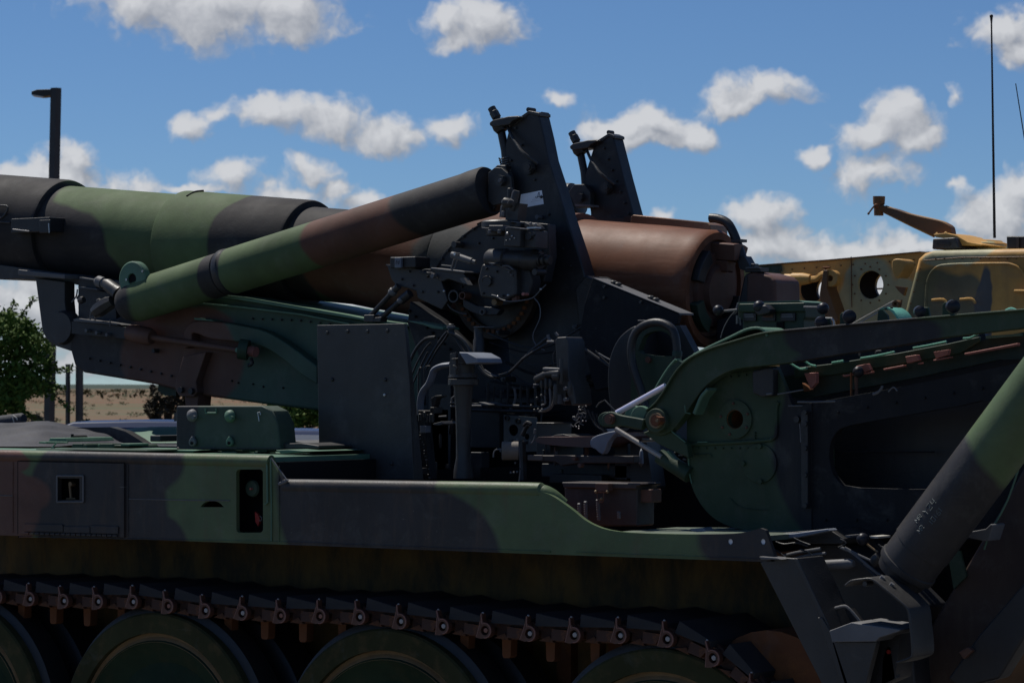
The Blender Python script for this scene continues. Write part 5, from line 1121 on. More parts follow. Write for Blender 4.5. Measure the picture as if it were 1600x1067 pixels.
MB().ptube([(1330, 582), (1330, 630)], YT-.05, 1.8, smooth=0).build('drop_rod', 'rust', tray); MB().ptube([(1338, 585), (1338, 630)], YT-.03, 3, smooth=0).build('drop_rod', 'brown', tray)
mb = MB(); c = P(1341, 581, YT-.06); mb.ball(c, 9*S(c), seg=16); mb.build('tray_knob', 'knob', tray)
MB().ptube([(1364, 616), (1372, 613), (1378, 606), (1378, 603)], YT-.15, 2.2).build('bright_hook', 'grey', tray)
MB().ptube([(1388, 612), (1396, 605), (1402, 611)], YT-.15, 1.2).build('bright_hook', 'grey', tray)
MB().ptube([(1198, 616), (1206, 615)], YT-.17, 1.8, smooth=0).build('bright_hook', 'grey', tray)
MB().ptube([(1215, 616), (1255, 609)], YT-.17, 1.2, smooth=0).build('bright_hook', 'grey', tray)
MB().ptube([(1246, 628), (1275, 628), (1305, 627)], YT-.17, 1.6).build('bright_hook', 'grey', tray)
MB().ptube([(1232, 634), (1254, 634)], YT-.17, 1, smooth=0).build('bright_hook', 'grey', tray)
MB().ptube([(1343, 556), (1343, 551)], YT-.04, 1.6, smooth=0).build('bright_hook', 'grey', tray)
MB().ptube([(1368, 553), (1369, 549), (1377, 548)], YT-.04, 1.2).build('bright_hook', 'grey', tray)
MB().ptube([(1555, 719), (1567, 713)], YT, .8, smooth=0).build('bright_hook', 'grey', tray)
MB().prism([(1175, 580), (1200, 574), (1208, 575), (1208, 618), (1190, 620), (1176, 614)], YL_-.03, YL_+.02).build('arm_bracket', 'rubber', am, bevel=.004)
MB().prism([(1540, 525), (1594, 521), (1594, 525), (1540, 529)], YT, YT+.1).build('pale_shelf', 'ltgreen', tray)
# dark rear frame with its long opening
fr_out = pxz([(1266, 630), (1400, 606), (1560, 574), (1660, 552), (1660, 850), (1266, 829)], YL_+.004)
fr_in = pxz(smoothpoly([(1296, 700), (1306, 676), (1330, 664), (1420, 648), (1500, 634), (1560, 628), (1570, 700), (1560, 758), (1500, 764), (1340, 762), (1310, 752), (1298, 730)], 2), YL_+.004)
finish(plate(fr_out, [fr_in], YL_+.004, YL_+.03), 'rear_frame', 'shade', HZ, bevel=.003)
MB().prism([(1218, 566), (1300, 549), (1400, 534), (1480, 520), (1535, 512), (1540, 526), (1600, 522), (1660, 500), (1660, 840), (1218, 830)], -.86, -.84).build('rear_frame_back', 'rubber', HZ)
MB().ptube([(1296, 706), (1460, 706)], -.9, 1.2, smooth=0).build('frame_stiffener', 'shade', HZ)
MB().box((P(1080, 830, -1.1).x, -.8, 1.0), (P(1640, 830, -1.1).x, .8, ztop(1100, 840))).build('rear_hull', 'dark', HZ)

# ---- spade cylinder and the parts at the lower right
scy = along((1414, 890), (1660, 560), [(-.0, 40), (.005, 47), (.015, 48.5), (.03, 48.5), (.033, 46.5), (.11, 46.5), (.112, 48), (1, 48)], -1.42, 'spade_cylinder', 'spadecyl', HZ, seg=48)
along((1404, 902), (1414, 889), [(0, 30), (.2, 40), (1, 44)], -1.42, 'cylinder_foot', 'rubber', scy, seg=30)
# stencilled lettering (too worn to read) wrapped on the cylinder
ca, cb_ = P(1414, 890, -1.42), P(1660, 560, -1.42); cax = (cb_-ca).normalized(); R0 = 48*S(ca)
cv_ = (CAM-ca); cv_ -= cax*cv_.dot(cax); cv_.normalize(); cu_ = cax.cross(cv_)
if cu_.dot(R_) > 0: cu_ = -cu_
def oncyl(t, off):      # t metres up the cylinder, off metres round it to the left
    a = off/R0; return ca+cax*t+(cv_*math.cos(a)+cu_*math.sin(a))*(R0+.0006)
STROKES = {'M': [(0, 0, 0, 1), (0, 1, .5, .4), (.5, .4, 1, 1), (1, 1, 1, 0)], 'R': [(0, 0, 0, 1), (0, 1, .9, .9), (.9, .9, .9, .55), (.9, .55, 0, .5), (.3, .5, 1, 0)], 'Y': [(0, 1, .5, .5), (1, 1, .5, .5), (.5, .5, .5, 0)], 'Z': [(0, 1, 1, 1), (1, 1, 0, 0), (0, 0, 1, 0)],
           '1': [(.5, 0, .5, 1)], '6': [(1, 1, 0, .6), (0, .6, 0, 0), (0, 0, 1, 0), (1, 0, 1, .5), (1, .5, 0, .5)], '0': [(0, 0, 0, 1), (0, 1, 1, 1), (1, 1, 1, 0), (1, 0, 0, 0)], '4': [(0, 1, 0, .4), (0, .4, 1, .4), (.8, 1, .8, 0)], ' ': []}
mb = MB()
for row, (t0, off, h, w, txt) in enumerate(((.155, .052, .013, .010, 'MR'), (.190, .042, .019, .013, 'YZ4'), (.140, .026, .013, .009, 'MR'), (.180, .014, .013, .0085, '10161'))):
    for i, chh in enumerate(txt):
        for (x0, y0, x1, y1) in STROKES[chh]:
            mb.tube([oncyl(t0+i*w*1.35+x*w, off+y*h) for x, y in ((x0, y0), (x1, y1))], .0011, seg=4, smooth=0)
mb.build('stencil_lettering', 'stencil', scy)
YR = YS
rb = MB().prism([(1187, 878), (1212, 870), (1242, 872), (1336, 1080), (1290, 1080)], YR, YR+.02).build('rear_bracket', 'black', HZ, bevel=.003)
MB().prism([(1240, 872), (1246, 872), (1344, 1080), (1334, 1080)], YR-.03, YR+.12).build('bracket_flange', 'black', rb, bevel=.002)

MB().prism([(1186, 869), (1214, 871), (1222, 874), (1188, 874)], YR-.03, YR+.02).build('ear_edge', 'grey', rb, bevel=.002)
MB().prism([(1200, 834), (1295, 826), (1320, 842), (1316, 850), (1205, 850)], -1.30, -1.1).build('rear_shelf', 'black', HZ, bevel=.004)
MB().prism([(1200, 835), (1240, 833), (1293, 825.5), (1297, 829), (1245, 840), (1203, 842)], -1.36, -1.31).build('shelf_edge', 'sheet', HZ, bevel=.003)
MB().prism([(1205, 850), (1315, 848), (1350, 880), (1420, 950), (1430, 1075), (1340, 1075), (1250, 880)], -1.25, -1.0).build('spade_housing', 'rubber', HZ, bevel=.008)
for pts, r in (([(1225, 868), (1245, 863), (1282, 857)], 2.4), ([(1240, 873), (1260, 868), (1290, 864)], 2.2), ([(1232, 885), (1250, 890), (1262, 892)], 3)):
    MB().ptube(pts, -1.42, r).build('curved_rod', 'grey', HZ)
along((1262, 884), (1334, 880), [(0, 5), (.1, 8), (.9, 8), (1, 5)], -1.38, 'cross_tube', 'grey', HZ, seg=18)
for pts in ([(1212, 846), (1225, 850), (1245, 848), (1262, 853)], [(1250, 858), (1262, 862), (1270, 870), (1270, 882), (1262, 888)], [(1206, 856), (1222, 866), (1238, 880), (1256, 889), (1275, 888)], [(1240, 840), (1252, 846), (1266, 851)], [(1313, 842), (1322, 848), (1310, 855)]):
    MB().ptube(pts, -1.45, 1.3, seg=6).build('rear_cable', 'rubber' if pts[0][0] != 1250 else 'black', HZ)
for pts, r in (([(1313, 855), (1330, 862), (1350, 878), (1374, 898)], 2.4), ([(1320, 855), (1340, 866), (1362, 876)], 2), ([(1350, 880), (1366, 892), (1376, 898)], 2)):
    MB().ptube(pts, -1.38, r).build('hydraulic_pipe', 'grey', HZ)
mb = MB(); c = P(1348, 842, -1.40); mb.ball(c, 10*S(c), seg=20); bl = mb.build('ball_knob', 'knob', HZ)
MB().ptube([(1355, 850), (1365, 858), (1372, 862)], -1.38, 1.8).build('knob_rod', 'brass', bl)
MB().prism([(1358, 837), (1371, 838), (1371, 841), (1360, 840)], -1.38, -1.3).build('bright_tab', 'rope', HZ)
MB().prism([(1320, 836), (1328, 836), (1328, 839), (1321, 839)], -1.38, -1.3).build('bright_tab', 'grey', HZ)
along((1364, 880), (1376, 870), [(0, 7), (.3, 10), (1, 10)], -1.38, 'hose_end', 'black', HZ, seg=18)
mb = MB(); mb.ptube([(1372, 850), (1380, 855), (1390, 850)], -1.3, 1.6); mb.build('cylinder_lug', 'black', HZ)
# bent strap frame of the rear step
path = curve_px([(1318, 914), (1328, 906), (1345, 903), (1362, 903), (1380, 916), (1400, 932), (1416, 946), (1421, 956), (1424, 980), (1427, 1020), (1420, 1030), (1400, 1037)], 4)
inner = []
for i, (x, y) in enumerate(path):
    x0, y0 = path[max(i-1, 0)]; x1, y1 = path[min(i+1, len(path)-1)]; d = math.hypot(x1-x0, y1-y0); inner.append((x-(y1-y0)/d*4, y+(x1-x0)/d*4))
stp = MB().prism(path+inner[::-1], -1.60, -1.47).build('bent_strap', 'black', HZ, bevel=.004)
for x, y in ((1376, 905), (1391, 916)): along((x-4, y+5), (x+4, y-5), [(0, 4), (1, 4)], -1.55, 'strap_bolt', 'grey', stp, seg=10)
MB().disc(1351, 912, 4, -1.6, -1.56, 12).build('strap_bolt', 'black', stp)
MB().prism([(1295, 985), (1330, 972), (1407, 983), (1405, 986), (1374, 996), (1368, 1002), (1300, 1003)], -1.60, -1.42).build('step_tread', 'grey', HZ, bevel=.006)
MB().prism([(1299, 1002), (1370, 1002), (1350, 1080), (1322, 1080)], -1.585, -1.56).build('step_riser', 'black', HZ, bevel=.003)
MB().prism([(1370, 1000), (1406, 986), (1404, 1020), (1398, 1060), (1352, 1080)], -1.5, -1.4).build('step_side', 'rubber', HZ)
MB().ptube([(1281, 962), (1290, 955), (1315, 947), (1325, 949), (1337, 962), (1345, 972)], -1.5, 2.4).build('step_rail', 'grey', HZ)
MB().prism([(1277, 964), (1284, 964), (1300, 990), (1330, 1080), (1318, 1080)], -1.585, -1.56).build('step_stringer', 'black', HZ, bevel=.003)
MB().prism([(1282, 960), (1330, 950), (1346, 972), (1300, 984)], -1.45, -1.43).build('step_gusset', 'rubber', HZ)
MB().prism([(1384, 1010), (1392, 1008), (1400, 1060), (1376, 1075), (1378, 1030)], -1.5, -1.47).build('worn_plate', 'black', HZ, bevel=.003)
MB().disc(1388, 1018, 3.5, -1.505, -1.5, 10).build('red_mark', 'red', HZ)
# big spade arms sweeping down on the right
MB().prism([(1660, 620), (1660, 860), (1520, 1080), (1400, 1080), (1440, 1000), (1500, 900), (1560, 800)], -1.15, -1.02).build('spade_arm', paint('dark_brown_spade_paint', (.05, .032, .026), chips=.1, dirt=.3), HZ, bevel=.01)
MB().prism([(1660, 840), (1660, 900), (1560, 1060), (1500, 1075), (1480, 1060), (1530, 990)], -1.28, -1.2).build('spade_link', 'rubber', HZ, bevel=.008)
MB().ptube([(1600, 705), (1575, 780), (1548, 830), (1538, 858)], -1.24, 1.6).build('cable_edge', 'ltgreen', HZ)
MB().prism([(1507, 838), (1512, 831), (1540, 826), (1548, 818), (1552, 820), (1544, 845), (1536, 845)], -1.3, -1.22).build('bracket_plate', 'grey', HZ, bevel=.003)
MB().prism([(1497, 1018), (1512, 1010), (1520, 1016), (1505, 1030)], -1.3, -1.28).build('link_lug', 'brown', HZ, bevel=.004)
MB().prism([(1480, 860), (1500, 860), (1510, 900), (1490, 920)], -1.16, -1.15).build('olive_stain_plate', 'green', HZ)

# ---- track
YP = -1.52
pins = [(-160, 930), (-108, 931), (-54, 931.5), (1, 932), (51, 935), (104, 938), (157.5, 939), (212, 939.5), (267, 946), (325, 953), (382.5, 957), (442.5, 961), (504, 962), (566, 963), (630, 970), (696, 977.5), (762, 984), (831, 989), (901, 991), (972.5, 992), (1046, 997.5), (1118, 1027), (1180, 1078), (1225, 1140), (1250, 1210)]
P3 = [P(x, y, YP) for x, y in pins]
Lp = .150; HW = .43
def mk_mesh(build):
    mb = MB(); build(mb); o = mb.build('proto', 'track'); me = o.data; bpy.data.objects.remove(o); return me
def shoe(mb):   # local x runs to the next pin; y into the vehicle
    def sec(pts, y0, y1): mb.prism3([Vector((x, y0, z)) for x, z in pts], Vector((0, y1-y0, 0)))
    sec([(.012, -.018), (.050, -.026), (.105, -.026), (.140, -.018), (.142, .016), (.110, .024), (.045, .024), (.014, .014)], .03, HW)
    sec([(-.02, .016), (.075, .030), (.130, .030), (.150, .022), (.150, .014), (.0, .006)], .035, .05)
    mb.prism3([Vector((.02, .004, -.022)), Vector((.055, .004, -.006)), Vector((.060, .02, -.028))], Vector((0, .03, 0)))
    sec([(.055, -.020), (.100, -.020), (.115, .010), (.060, .014)], .012, .035)
me_shoe = mk_mesh(shoe)
def padf(mb):
    mb.prism3([Vector((.012, 0, .022)), Vector((.128, 0, .022)), Vector((.124, 0, .040)), Vector((.016, 0, .060))], Vector((0, HW-.04, 0)))
me_pad = mk_mesh(padf); me_pad.materials.clear(); me_pad.materials.append(M['pad'])
def conn(mb):
    out = []
    for a in range(-130, 181, 20): out.append((.0215*math.cos(math.radians(a)), .0235*math.sin(math.radians(a))))
    out = [(-.030, -.024), (-.012, -.026)]+[(.0215*math.cos(math.radians(a)), .0240*math.sin(math.radians(a))) for a in range(-100, 116, 18)]+[(-.010, .030), (-.013, .050), (-.017, .050), (-.018, .026), (-.022, .010)]
    hole = [(.0135*math.cos(2*math.pi*i/20), .0145*math.sin(2*math.pi*i/20)) for i in range(20)]
    bm = plate(out, [hole], -.016, .006)
    me = bpy.data.meshes.new('t'); bm.to_mesh(me); bm.free(); mb.bm.from_mesh(me)
me_conn = mk_mesh(conn); me_conn.materials.clear(); me_conn.materials.append(M['connmetal'])
def rimf(mb):
    mb.tube([Vector((.0200*math.cos(math.radians(a)), -.015, .0220*math.sin(math.radians(a)))) for a in range(-96, 122, 18)]+[Vector((-.0125, -.015, .032)), Vector((-.015, -.015, .050))], .0024, seg=6, smooth=1)
    mb.tube([Vector((-.028, -.015, -.022)), Vector((-.021, -.015, .004)), Vector((-.0165, -.015, .028))], .0016, seg=6, smooth=1)
me_rim = mk_mesh(rimf); me_rim.materials.clear(); me_rim.materials.append(M['ringmetal'])  # lighter ring paints the highlight along the connector's edge
def pinf(mb): mb.lathe(Vector((0, -.012, 0)), Vector((0, 1, 0)), [(0, 0), (.001, .007), (.006, .0085), (.02, .0085)], 14)
me_pin = mk_mesh(pinf); me_pin.materials.clear(); me_pin.materials.append(M['pinhead'])
me_pin2 = me_pin.copy(); me_pin2.materials.clear(); me_pin2.materials.append(M['pinrust'])
def socketf(mb): mb.lathe(Vector((0, 0, 0)), Vector((0, 1, 0)), [(0, 0), (0, .0145), (.02, .0145)], 16)
me_sock = mk_mesh(socketf); me_sock.materials.clear(); me_sock.materials.append(M['dark'])
def tipf(mb): mb.ball(Vector((-.015, -.006, .051)), .0035, seg=8)
me_tip = mk_mesh(tipf); me_tip.materials.clear(); me_tip.materials.append(M['pinhead'])
def toothf(mb): mb.prism3([Vector((-.016, .10, -.02)), Vector((.016, .10, -.02)), Vector((.014, .10, -.085)), Vector((.008, .10, -.092)), Vector((-.010, .10, -.092)), Vector((-.014, .10, -.085))], Vector((0, .035, 0)))
me_tooth = mk_mesh(toothf); me_tooth.materials.clear(); me_tooth.materials.append(M['rust'])


random.seed(3)
for i in range(len(P3)-1):
    a, b = P3[i], P3[i+1]; d = b-a; ang = math.atan2(d.z, d.x); L = math.hypot(d.x, d.z)
    o = bpy.data.objects.new('track_shoe', me_shoe); COL.objects.link(o); o.parent = HZ; o.location = a
    o.rotation_euler = (0, -ang, 0); o.scale = (L/Lp, 1, 1)
    jit = random.uniform(-.18, .18)
    for nm, me, rot in (('rubber_pad', me_pad, 0), ('end_connector', me_conn, jit), ('connector_rim_highlight', me_rim, jit), ('pin_socket', me_sock, 0), ('track_pin', me_pin2 if i in (8, 11, 12, 16) else me_pin, 0), ('guide_tooth', me_tooth, 0), ('connector_tip', me_tip, jit)):
        c = bpy.data.objects.new(nm, me); COL.objects.link(c); c.parent = o; c.rotation_euler = (0, rot+(ang if nm != 'rubber_pad' else 0), 0)

# ---- road wheels
zc = P(245, 957, -1.44).z; RW = .432
wz = zc-RW
def roadwheel(x, z, sc=1.0):
    c = Vector((x, -1.50, z)); q = c+Vector((0, 1, 0)); r = RW*sc
    t = MB().lathe(c, q, [(.03, r*.86), (.035, r*.99), (.045, r*1.045), (.14, r*1.045), (.155, r*.98), (.155, r*.8)], 80, cap=False).build('road_wheel', 'rubber', HZ)
    MB().lathe(c, q, [(.0, r*.83), (.0, r*.97), (.006, r*.985), (.04, r*.985), (.04, r*.83), (.0, r*.83)], 80, cap=False).build('outer_rim', 'wheel', t)
    MB().lathe(c, q, [(.006, r*.76), (.022, r*.80), (.022, r*.84), (.05, r*.84)], 80, cap=False).build('rim_groove', 'mud', t)
    MB().lathe(c, q, [(-.002, r*.30), (.002, r*.34), (.03, r*.46), (.055, r*.60), (.035, r*.70), (.004, r*.77), (.02, r*.78)], 80, cap=False).build('wheel_dish', 'dish', t)
    MB().lathe(c, q, [(-.05, 0), (-.05, r*.22), (-.03, r*.26), (.0, r*.31), (.03, r*.31)], 40).build('hub_cap', 'wheel', t)
    MB().lathe(c, q, [(.22, r*.7), (.225, r*1.0), (.235, r*1.045), (.36, r*1.045), (.37, r*.9), (.37, .1)], 64).build('inner_tyre', 'rubber', t)
    return t
x1 = P(245, 957, -1.5).x; x3 = P(1030, 1012, -1.5).x; x2 = P(603, 982, -1.5).x
for x, px, py in ((2*x1-x2, -75, 935), (x1, 245, 957), (x2, 603, 982), (x3, 1030, 1013)):
    z = P(px, py, -1.5).z-RW*.985
    roadwheel(x, z)
MB().box((P(-300, 900, -1.0).x, -1.02, .35), (P(1300, 900, -1.0).x, -.99, 1.2)).build('lower_hull', 'hullside', HZ)
for x in (800, 870, 950, 1110): MB().rect(x, 985, x+22, 1070, -1.06, -1.02).build('hull_rib', 'rust', HZ)
mb = MB(); c = P(1230, 1110, -1.3); mb.lathe(c-Vector((0, .1, 0)), c+Vector((0, 1, 0)), [(0, .1), (0, .24), (.25, .24), (.25, .1)], 30); mb.build('idler_wheel', 'rust', HZ)

# ---- canvas bundle and roll lying on the front deck
cvs = thing('folded_canvas', 'black canvas cover heaped on the front deck at the left edge', 'canvas cover', tuple(P(30, 700, -1.0)))
b0 = Vector(cvs.location); bm = bmesh.new(); nx, ny = 44, 14; rows = []
prof = curve_px([(-140, 668), (-60, 664), (0, 658.5), (30, 662), (60, 668), (90, 677), (118, 688), (136, 696)], 4)
for j in range(ny+1):
    row = []
    for i in range(nx+1):
        f = i/nx*(len(prof)-1); k = int(f); k2 = min(k+1, len(prof)-1); x = prof[k][0]+(prof[k2][0]-prof[k][0])*(f-k); y = prof[k][1]+(prof[k2][1]-prof[k][1])*(f-k)
        p = P(x, y, -.85); base = P(x, 699, -1.15); h = p.z-base.z
        v = j/ny; Y = -1.15+.75*v; zz = base.z+h*math.sin(min(v*1.9, 1)*math.pi/2)**.8 if v < .55 else base.z+h*(1-.5*((v-.55)/.45)**2)
        zz += .005*math.sin(i*.35+j*.9)*math.sin(v*3.1)+.003*math.sin(i*.8-j*.7)*math.sin(v*3.1)
        row.append(bm.verts.new(Vector((p.x, Y, zz))))
    rows.append(row)
for j in range(ny):
    for i in range(nx): bm.faces.new((rows[j][i], rows[j][i+1], rows[j+1][i+1], rows[j+1][i]))
o = finish(bm, 'cover_cloth', 'canvas', angle=80); o.parent = cvs; o.location = -b0
a, b = P(-60, 668, -.35), P(34, 654.5, -.35)
mb = MB(); mb.lathe(a, b, [(0, .03), ((b-a).length*.5, .026), ((b-a).length, .024), ((b-a).length+.012, .018), ((b-a).length+.016, 0)], 20); ro = mb.build('canvas_roll', 'canvas'); tag(ro, 'rolled black canvas tied with a pale cord, lying behind the canvas cover', 'canvas roll')
mb = MB(); mb.ptube([(20, 649), (25, 652), (27, 656)], -.385, 1); mb.ptube([(18, 650), (21, 656), (22, 662)], -.385, .9); mb.build('cord', 'rope', ro)

# ================================================================== THE TAN VEHICLE BEHIND
TV = thing('recovery_vehicle', 'tan and pale green camouflaged armoured vehicle with a boom girder, parked behind the howitzer', 'armoured vehicle', (P(1500, 600, BY).x, BY+1.3, 0))
tb = Vector(TV.location)
def tv(mb, nm, mat, par=None, **k):
    o = mb.build(nm, mat, **k) if isinstance(mb, MB) else finish(mb, nm, mat, **k)
    o.parent = par or TV
    if par is None: o.location = -tb
    return o
gout = pxz([(1160, 417), (1290, 407), (1437, 394), (1480, 392), (1480, 600), (1160, 600)], BY)
hl = [circ(1360, 445, 22, BY), circ(1267, 452, 21, BY)]
g1 = tv(plate(gout, hl, BY, BY+.02), 'boom_girder', 'tancamo', bevel=.003)
tv(plate(gout, hl, BY+.17, BY+.19), 'girder_back_plate', 'rubber')
tv(MB().prism([(1160, 415.5), (1290, 405.8), (1437, 392.8), (1437, 394.6), (1290, 407.6), (1160, 417.5)], BY-.01, BY+.2), 'girder_top', 'tanbrown')
o = MB(); o.ptube([(1300, 453), (1420, 450)], BY+.5, 1.3, smooth=0); tv(o, 'girder_cable', 'rubber')
# clevis and cable
cl_ = tv(MB().lathe(P(1225, 436, BY-.12), P(1262, 436, BY-.12), [(0, 6*S(P(1225, 436, BY))), (.006, 8*S(P(1225, 436, BY))), (.045, 8*S(P(1225, 436, BY))), (.047, 9.5*S(P(1225, 436, BY))), (.10, 9.5*S(P(1225, 436, BY))), (.14, 7*S(P(1225, 436, BY)))], 20), 'cable_socket', 'tan')
tv(MB().ptube([(1258, 436), (1275, 436), (1285, 429), (1300, 427)], BY-.12, 5), 'socket_arm', 'tan')
tv(MB().disc(1297, 435, 13, BY-.14, BY-.10, 26, hole=5), 'clevis_ring', 'tan')
tv(MB().prism([(1286, 422), (1293, 422), (1292, 450), (1310, 500), (1285, 520), (1280, 460)], BY-.15, BY-.05), 'clevis_bracket', 'tanbrown', bevel=.004)
o = MB(); o.ptube([(1286, 418), (1297, 418)], BY-.13, 1.6, smooth=0); o.ptube([(1290, 418), (1290, 430)], BY-.13, 1.6, smooth=0); tv(o, 'clevis_pin', 'rust')
for k in range(3):
    o = MB(); o.ptube([(1195+i*4, 436+1.6*math.sin(i*1.2+k*2.1)) for i in range(9)], BY-.12, 1.2, seg=6); tv(o, 'wire_rope', 'antenna')
tv(MB().prism([(1165, 470), (1210, 470), (1230, 520), (1165, 520)], BY-.05, BY-.01), 'girder_patch', 'tancamo')
# turret cab
cabf = [(1392, 560), (1432, 404), (1442, 395), (1455, 391), (1640, 387), (1640, 560)]
cb2 = tv(MB().prism(cabf, BY-.25, BY+1.4), 'cab', 'tancamo', bevel=.035, seg=4)
win = curve_px([(1446, 500), (1447, 470), (1450, 438), (1460, 421), (1480, 414), (1560, 412), (1582, 414), (1596, 424), (1606, 450), (1612, 500)], 4)
o = MB(); o.ptube(win, BY-.26, 2.3, smooth=0, seg=10); tv(o, 'panel_frame', 'tancamo')
o = MB(); o.prism(win, BY-.262, BY-.253); tv(o, 'cab_panel', 'tancamo')
for a, b, y in ((1456, 1480, 469), (1500, 1524, 468)):
    o = MB(); o.ptube([(a, y), (b-6, y-1), (b, y+6)], BY-.3, 2.2); tv(o, 'grab_handle', 'tan')
o = MB(); o.ptube([(1585, 455), (1610, 455)], BY-.3, 2.6, smooth=0); tv(o, 'grab_handle', 'tan')
# things on the roof
o = MB(); o.prism([(1457, 373), (1492, 371), (1499, 388), (1490, 389.5), (1456, 389.5)], BY-.1, BY+.1); pb_ = tv(o, 'periscope_box', 'black', bevel=.006)
o = MB(); o.prism([(1464, 378), (1484, 378), (1484, 383), (1464, 383)], BY-.105, BY-.1); o = o.build('box_recess', 'rubber'); o.parent = pb_
o = MB(); o.prism([(1572, 369), (1610, 369), (1610, 389), (1573, 389)], BY-.1, BY+.1); pb2 = tv(o, 'periscope_box', 'rubber', bevel=.006)
o = MB(); o.rect(1588, 371, 1592, 388, BY-.11, BY-.1); o = o.build('box_divider', 'black'); o.parent = pb2
o = MB(); c = P(1535, 382, BY+.3); s = S(c); o.lathe(c-Vector((0, 0, .03)), c+Vector((0, 0, 1)), [(0, 42*s), (.02, 42*s), (.022, 38*s), (.045, 30*s), (.052, 10*s), (.052, 0)], 36); tv(o, 'hatch', 'tancamo')
o = MB(); c = P(1533, 388, BY+.2); o.lathe(c-Vector((0, 0, .01)), c+Vector((0, 0, 1)), [(0, 40*s), (.03, 40*s), (.034, 36*s)], 36); tv(o, 'hatch_ring', 'tancamo')
o = MB(); o.prism([(1458, 366), (1478, 364), (1495, 368), (1512, 378), (1535, 382), (1533, 384), (1500, 384), (1490, 374), (1462, 371)], BY-.06, BY+.2); tv(o, 'arm_base', 'tan', bevel=.006)
o = MB(); o.prism(curve_px([(1372, 320), (1400, 327), (1420, 334), (1445, 340), (1466, 344.5), (1477, 349), (1485, 355), (1487, 366)], 2)+[(1461, 370), (1440, 360), (1420, 351), (1400, 341), (1372, 329)], BY-.02, BY+.03); da = tv(o, 'davit_arm', 'tanbrown', bevel=.004)
o = MB(); o.ptube([(1382, 332), (1420, 351), (1460, 370)], BY-.0, 1.6, smooth=0); o.ptube([(1384, 322.5), (1420, 334.5), (1466, 345), (1480, 351), (1487, 362)], BY-.0, 1.6); o = o.build('arm_edge', 'tan'); o.parent = da
o = MB(); a, b = P(1373, 337, BY), P(1373.5, 307, BY); s = S(a); L = (b-a).length; o.lathe(a, b, [(0, 5*s), (0, 7.4*s), (L*.55, 8*s), (L*.6, 9.2*s), (L, 9.6*s), (L, 7*s), (L*.8, 6.5*s)], 24); o = o.build('arm_socket', 'tanbrown'); o.parent = da
o = MB(); o.ptube([(1357, 334), (1366, 322), (1371, 319)], BY-.05, 1.4); c = P(1357, 334, BY-.05); o.ball(c, 2*s, seg=8); c = P(1369, 322, BY-.05); o.ball(c, 4*s, seg=10); o = o.build('locking_pin', 'rust'); o.parent = da
o = MB(); c = P(1478, 365, BY-.05); o.ball(c, 3*s, seg=8); c = P(1464, 365.5, BY-.05); o.ball(c, 2.4*s, seg=8); o = o.build('rivet', 'tan'); o.parent = da
# head lamp and bits at the cab corner
o = MB(); o.prism(smoothpoly([(1393, 408), (1402, 404), (1413, 407), (1414, 416), (1408, 428), (1401, 435), (1394, 425)], 3), BY-.4, BY-.3); tv(o, 'lamp_guard', 'tan', bevel=.008)
o = MB(); o.ptube([(1412, 421), (1420, 417), (1430, 413)], BY-.3, 1.4); tv(o, 'lamp_bracket', 'tanbrown'); o = MB(); o.prism([(1398, 447), (1416, 449), (1412, 462), (1404, 455)], BY-.2, BY-.18); tv(o, 'cab_tab', 'tanbrown')
o = MB(); o.ptube([(1330, 512), (1395, 475), (1402, 472)], BY-.35, 1.4, smooth=0); o.ptube([(1328, 508), (1393, 472), (1398, 470)], BY-.35, 1, smooth=0); tv(o, 'pale_cable', 'rope')
o = MB(); o.disc(1399, 475, 6, BY-.38, BY-.35, 16, hole=3); o.ptube([(1409, 468), (1407, 480)], BY-.36, 1.4, smooth=0); tv(o, 'cable_eye', 'tanbrown')
o = MB(); o.ptube([(1275, 500), (1300, 498), (1304, 512)], BY-.3, 2); o.ptube([(1285, 500), (1295, 507)], BY-.3, 1.2); tv(o, 'bright_bracket', 'steel')
# antennas
def antenna(p0, p1, r0, r1, tip, lab=None):
    a, b = P(*p0, BY+.6), P(*p1, BY+.6); s = S(a); o = MB(); o.lathe(a, b, [(0, r0*s), ((b-a).length, r1*s)], 8)
    if tip: o.ball(b, 3*s, seg=8); o.lathe(b-(b-a).normalized()*.04, b, [(0, 1*s), (.04, 2.6*s)], 8)
    return tv(o, 'antenna', 'antenna')
antenna((1554, 372), (1549, 26), 2.4, 1.3, True)
antenna((1606, 250), (1587, 131), 1.1, .8, False)
# hull and running gear of the vehicle, mostly hidden
tv(MB().box((P(1150, 600, BY).x, BY, .5), (P(1700, 600, BY).x+1, BY+2.6, P(1400, 560, BY).z)), 'hull', 'tancamo', bevel=.04)
for i in range(5):
    c = Vector((P(1170, 600, BY).x+.45+i*.85, BY+.15, .38)); o = MB(); o.lathe(c-Vector((0, .2, 0)), c+Vector((0, 1, 0)), [(0, .1), (.03, .33), (.04, .38), (.3, .38), (.3, .1)], 30); tv(o, 'road_wheel', 'tanbrown')

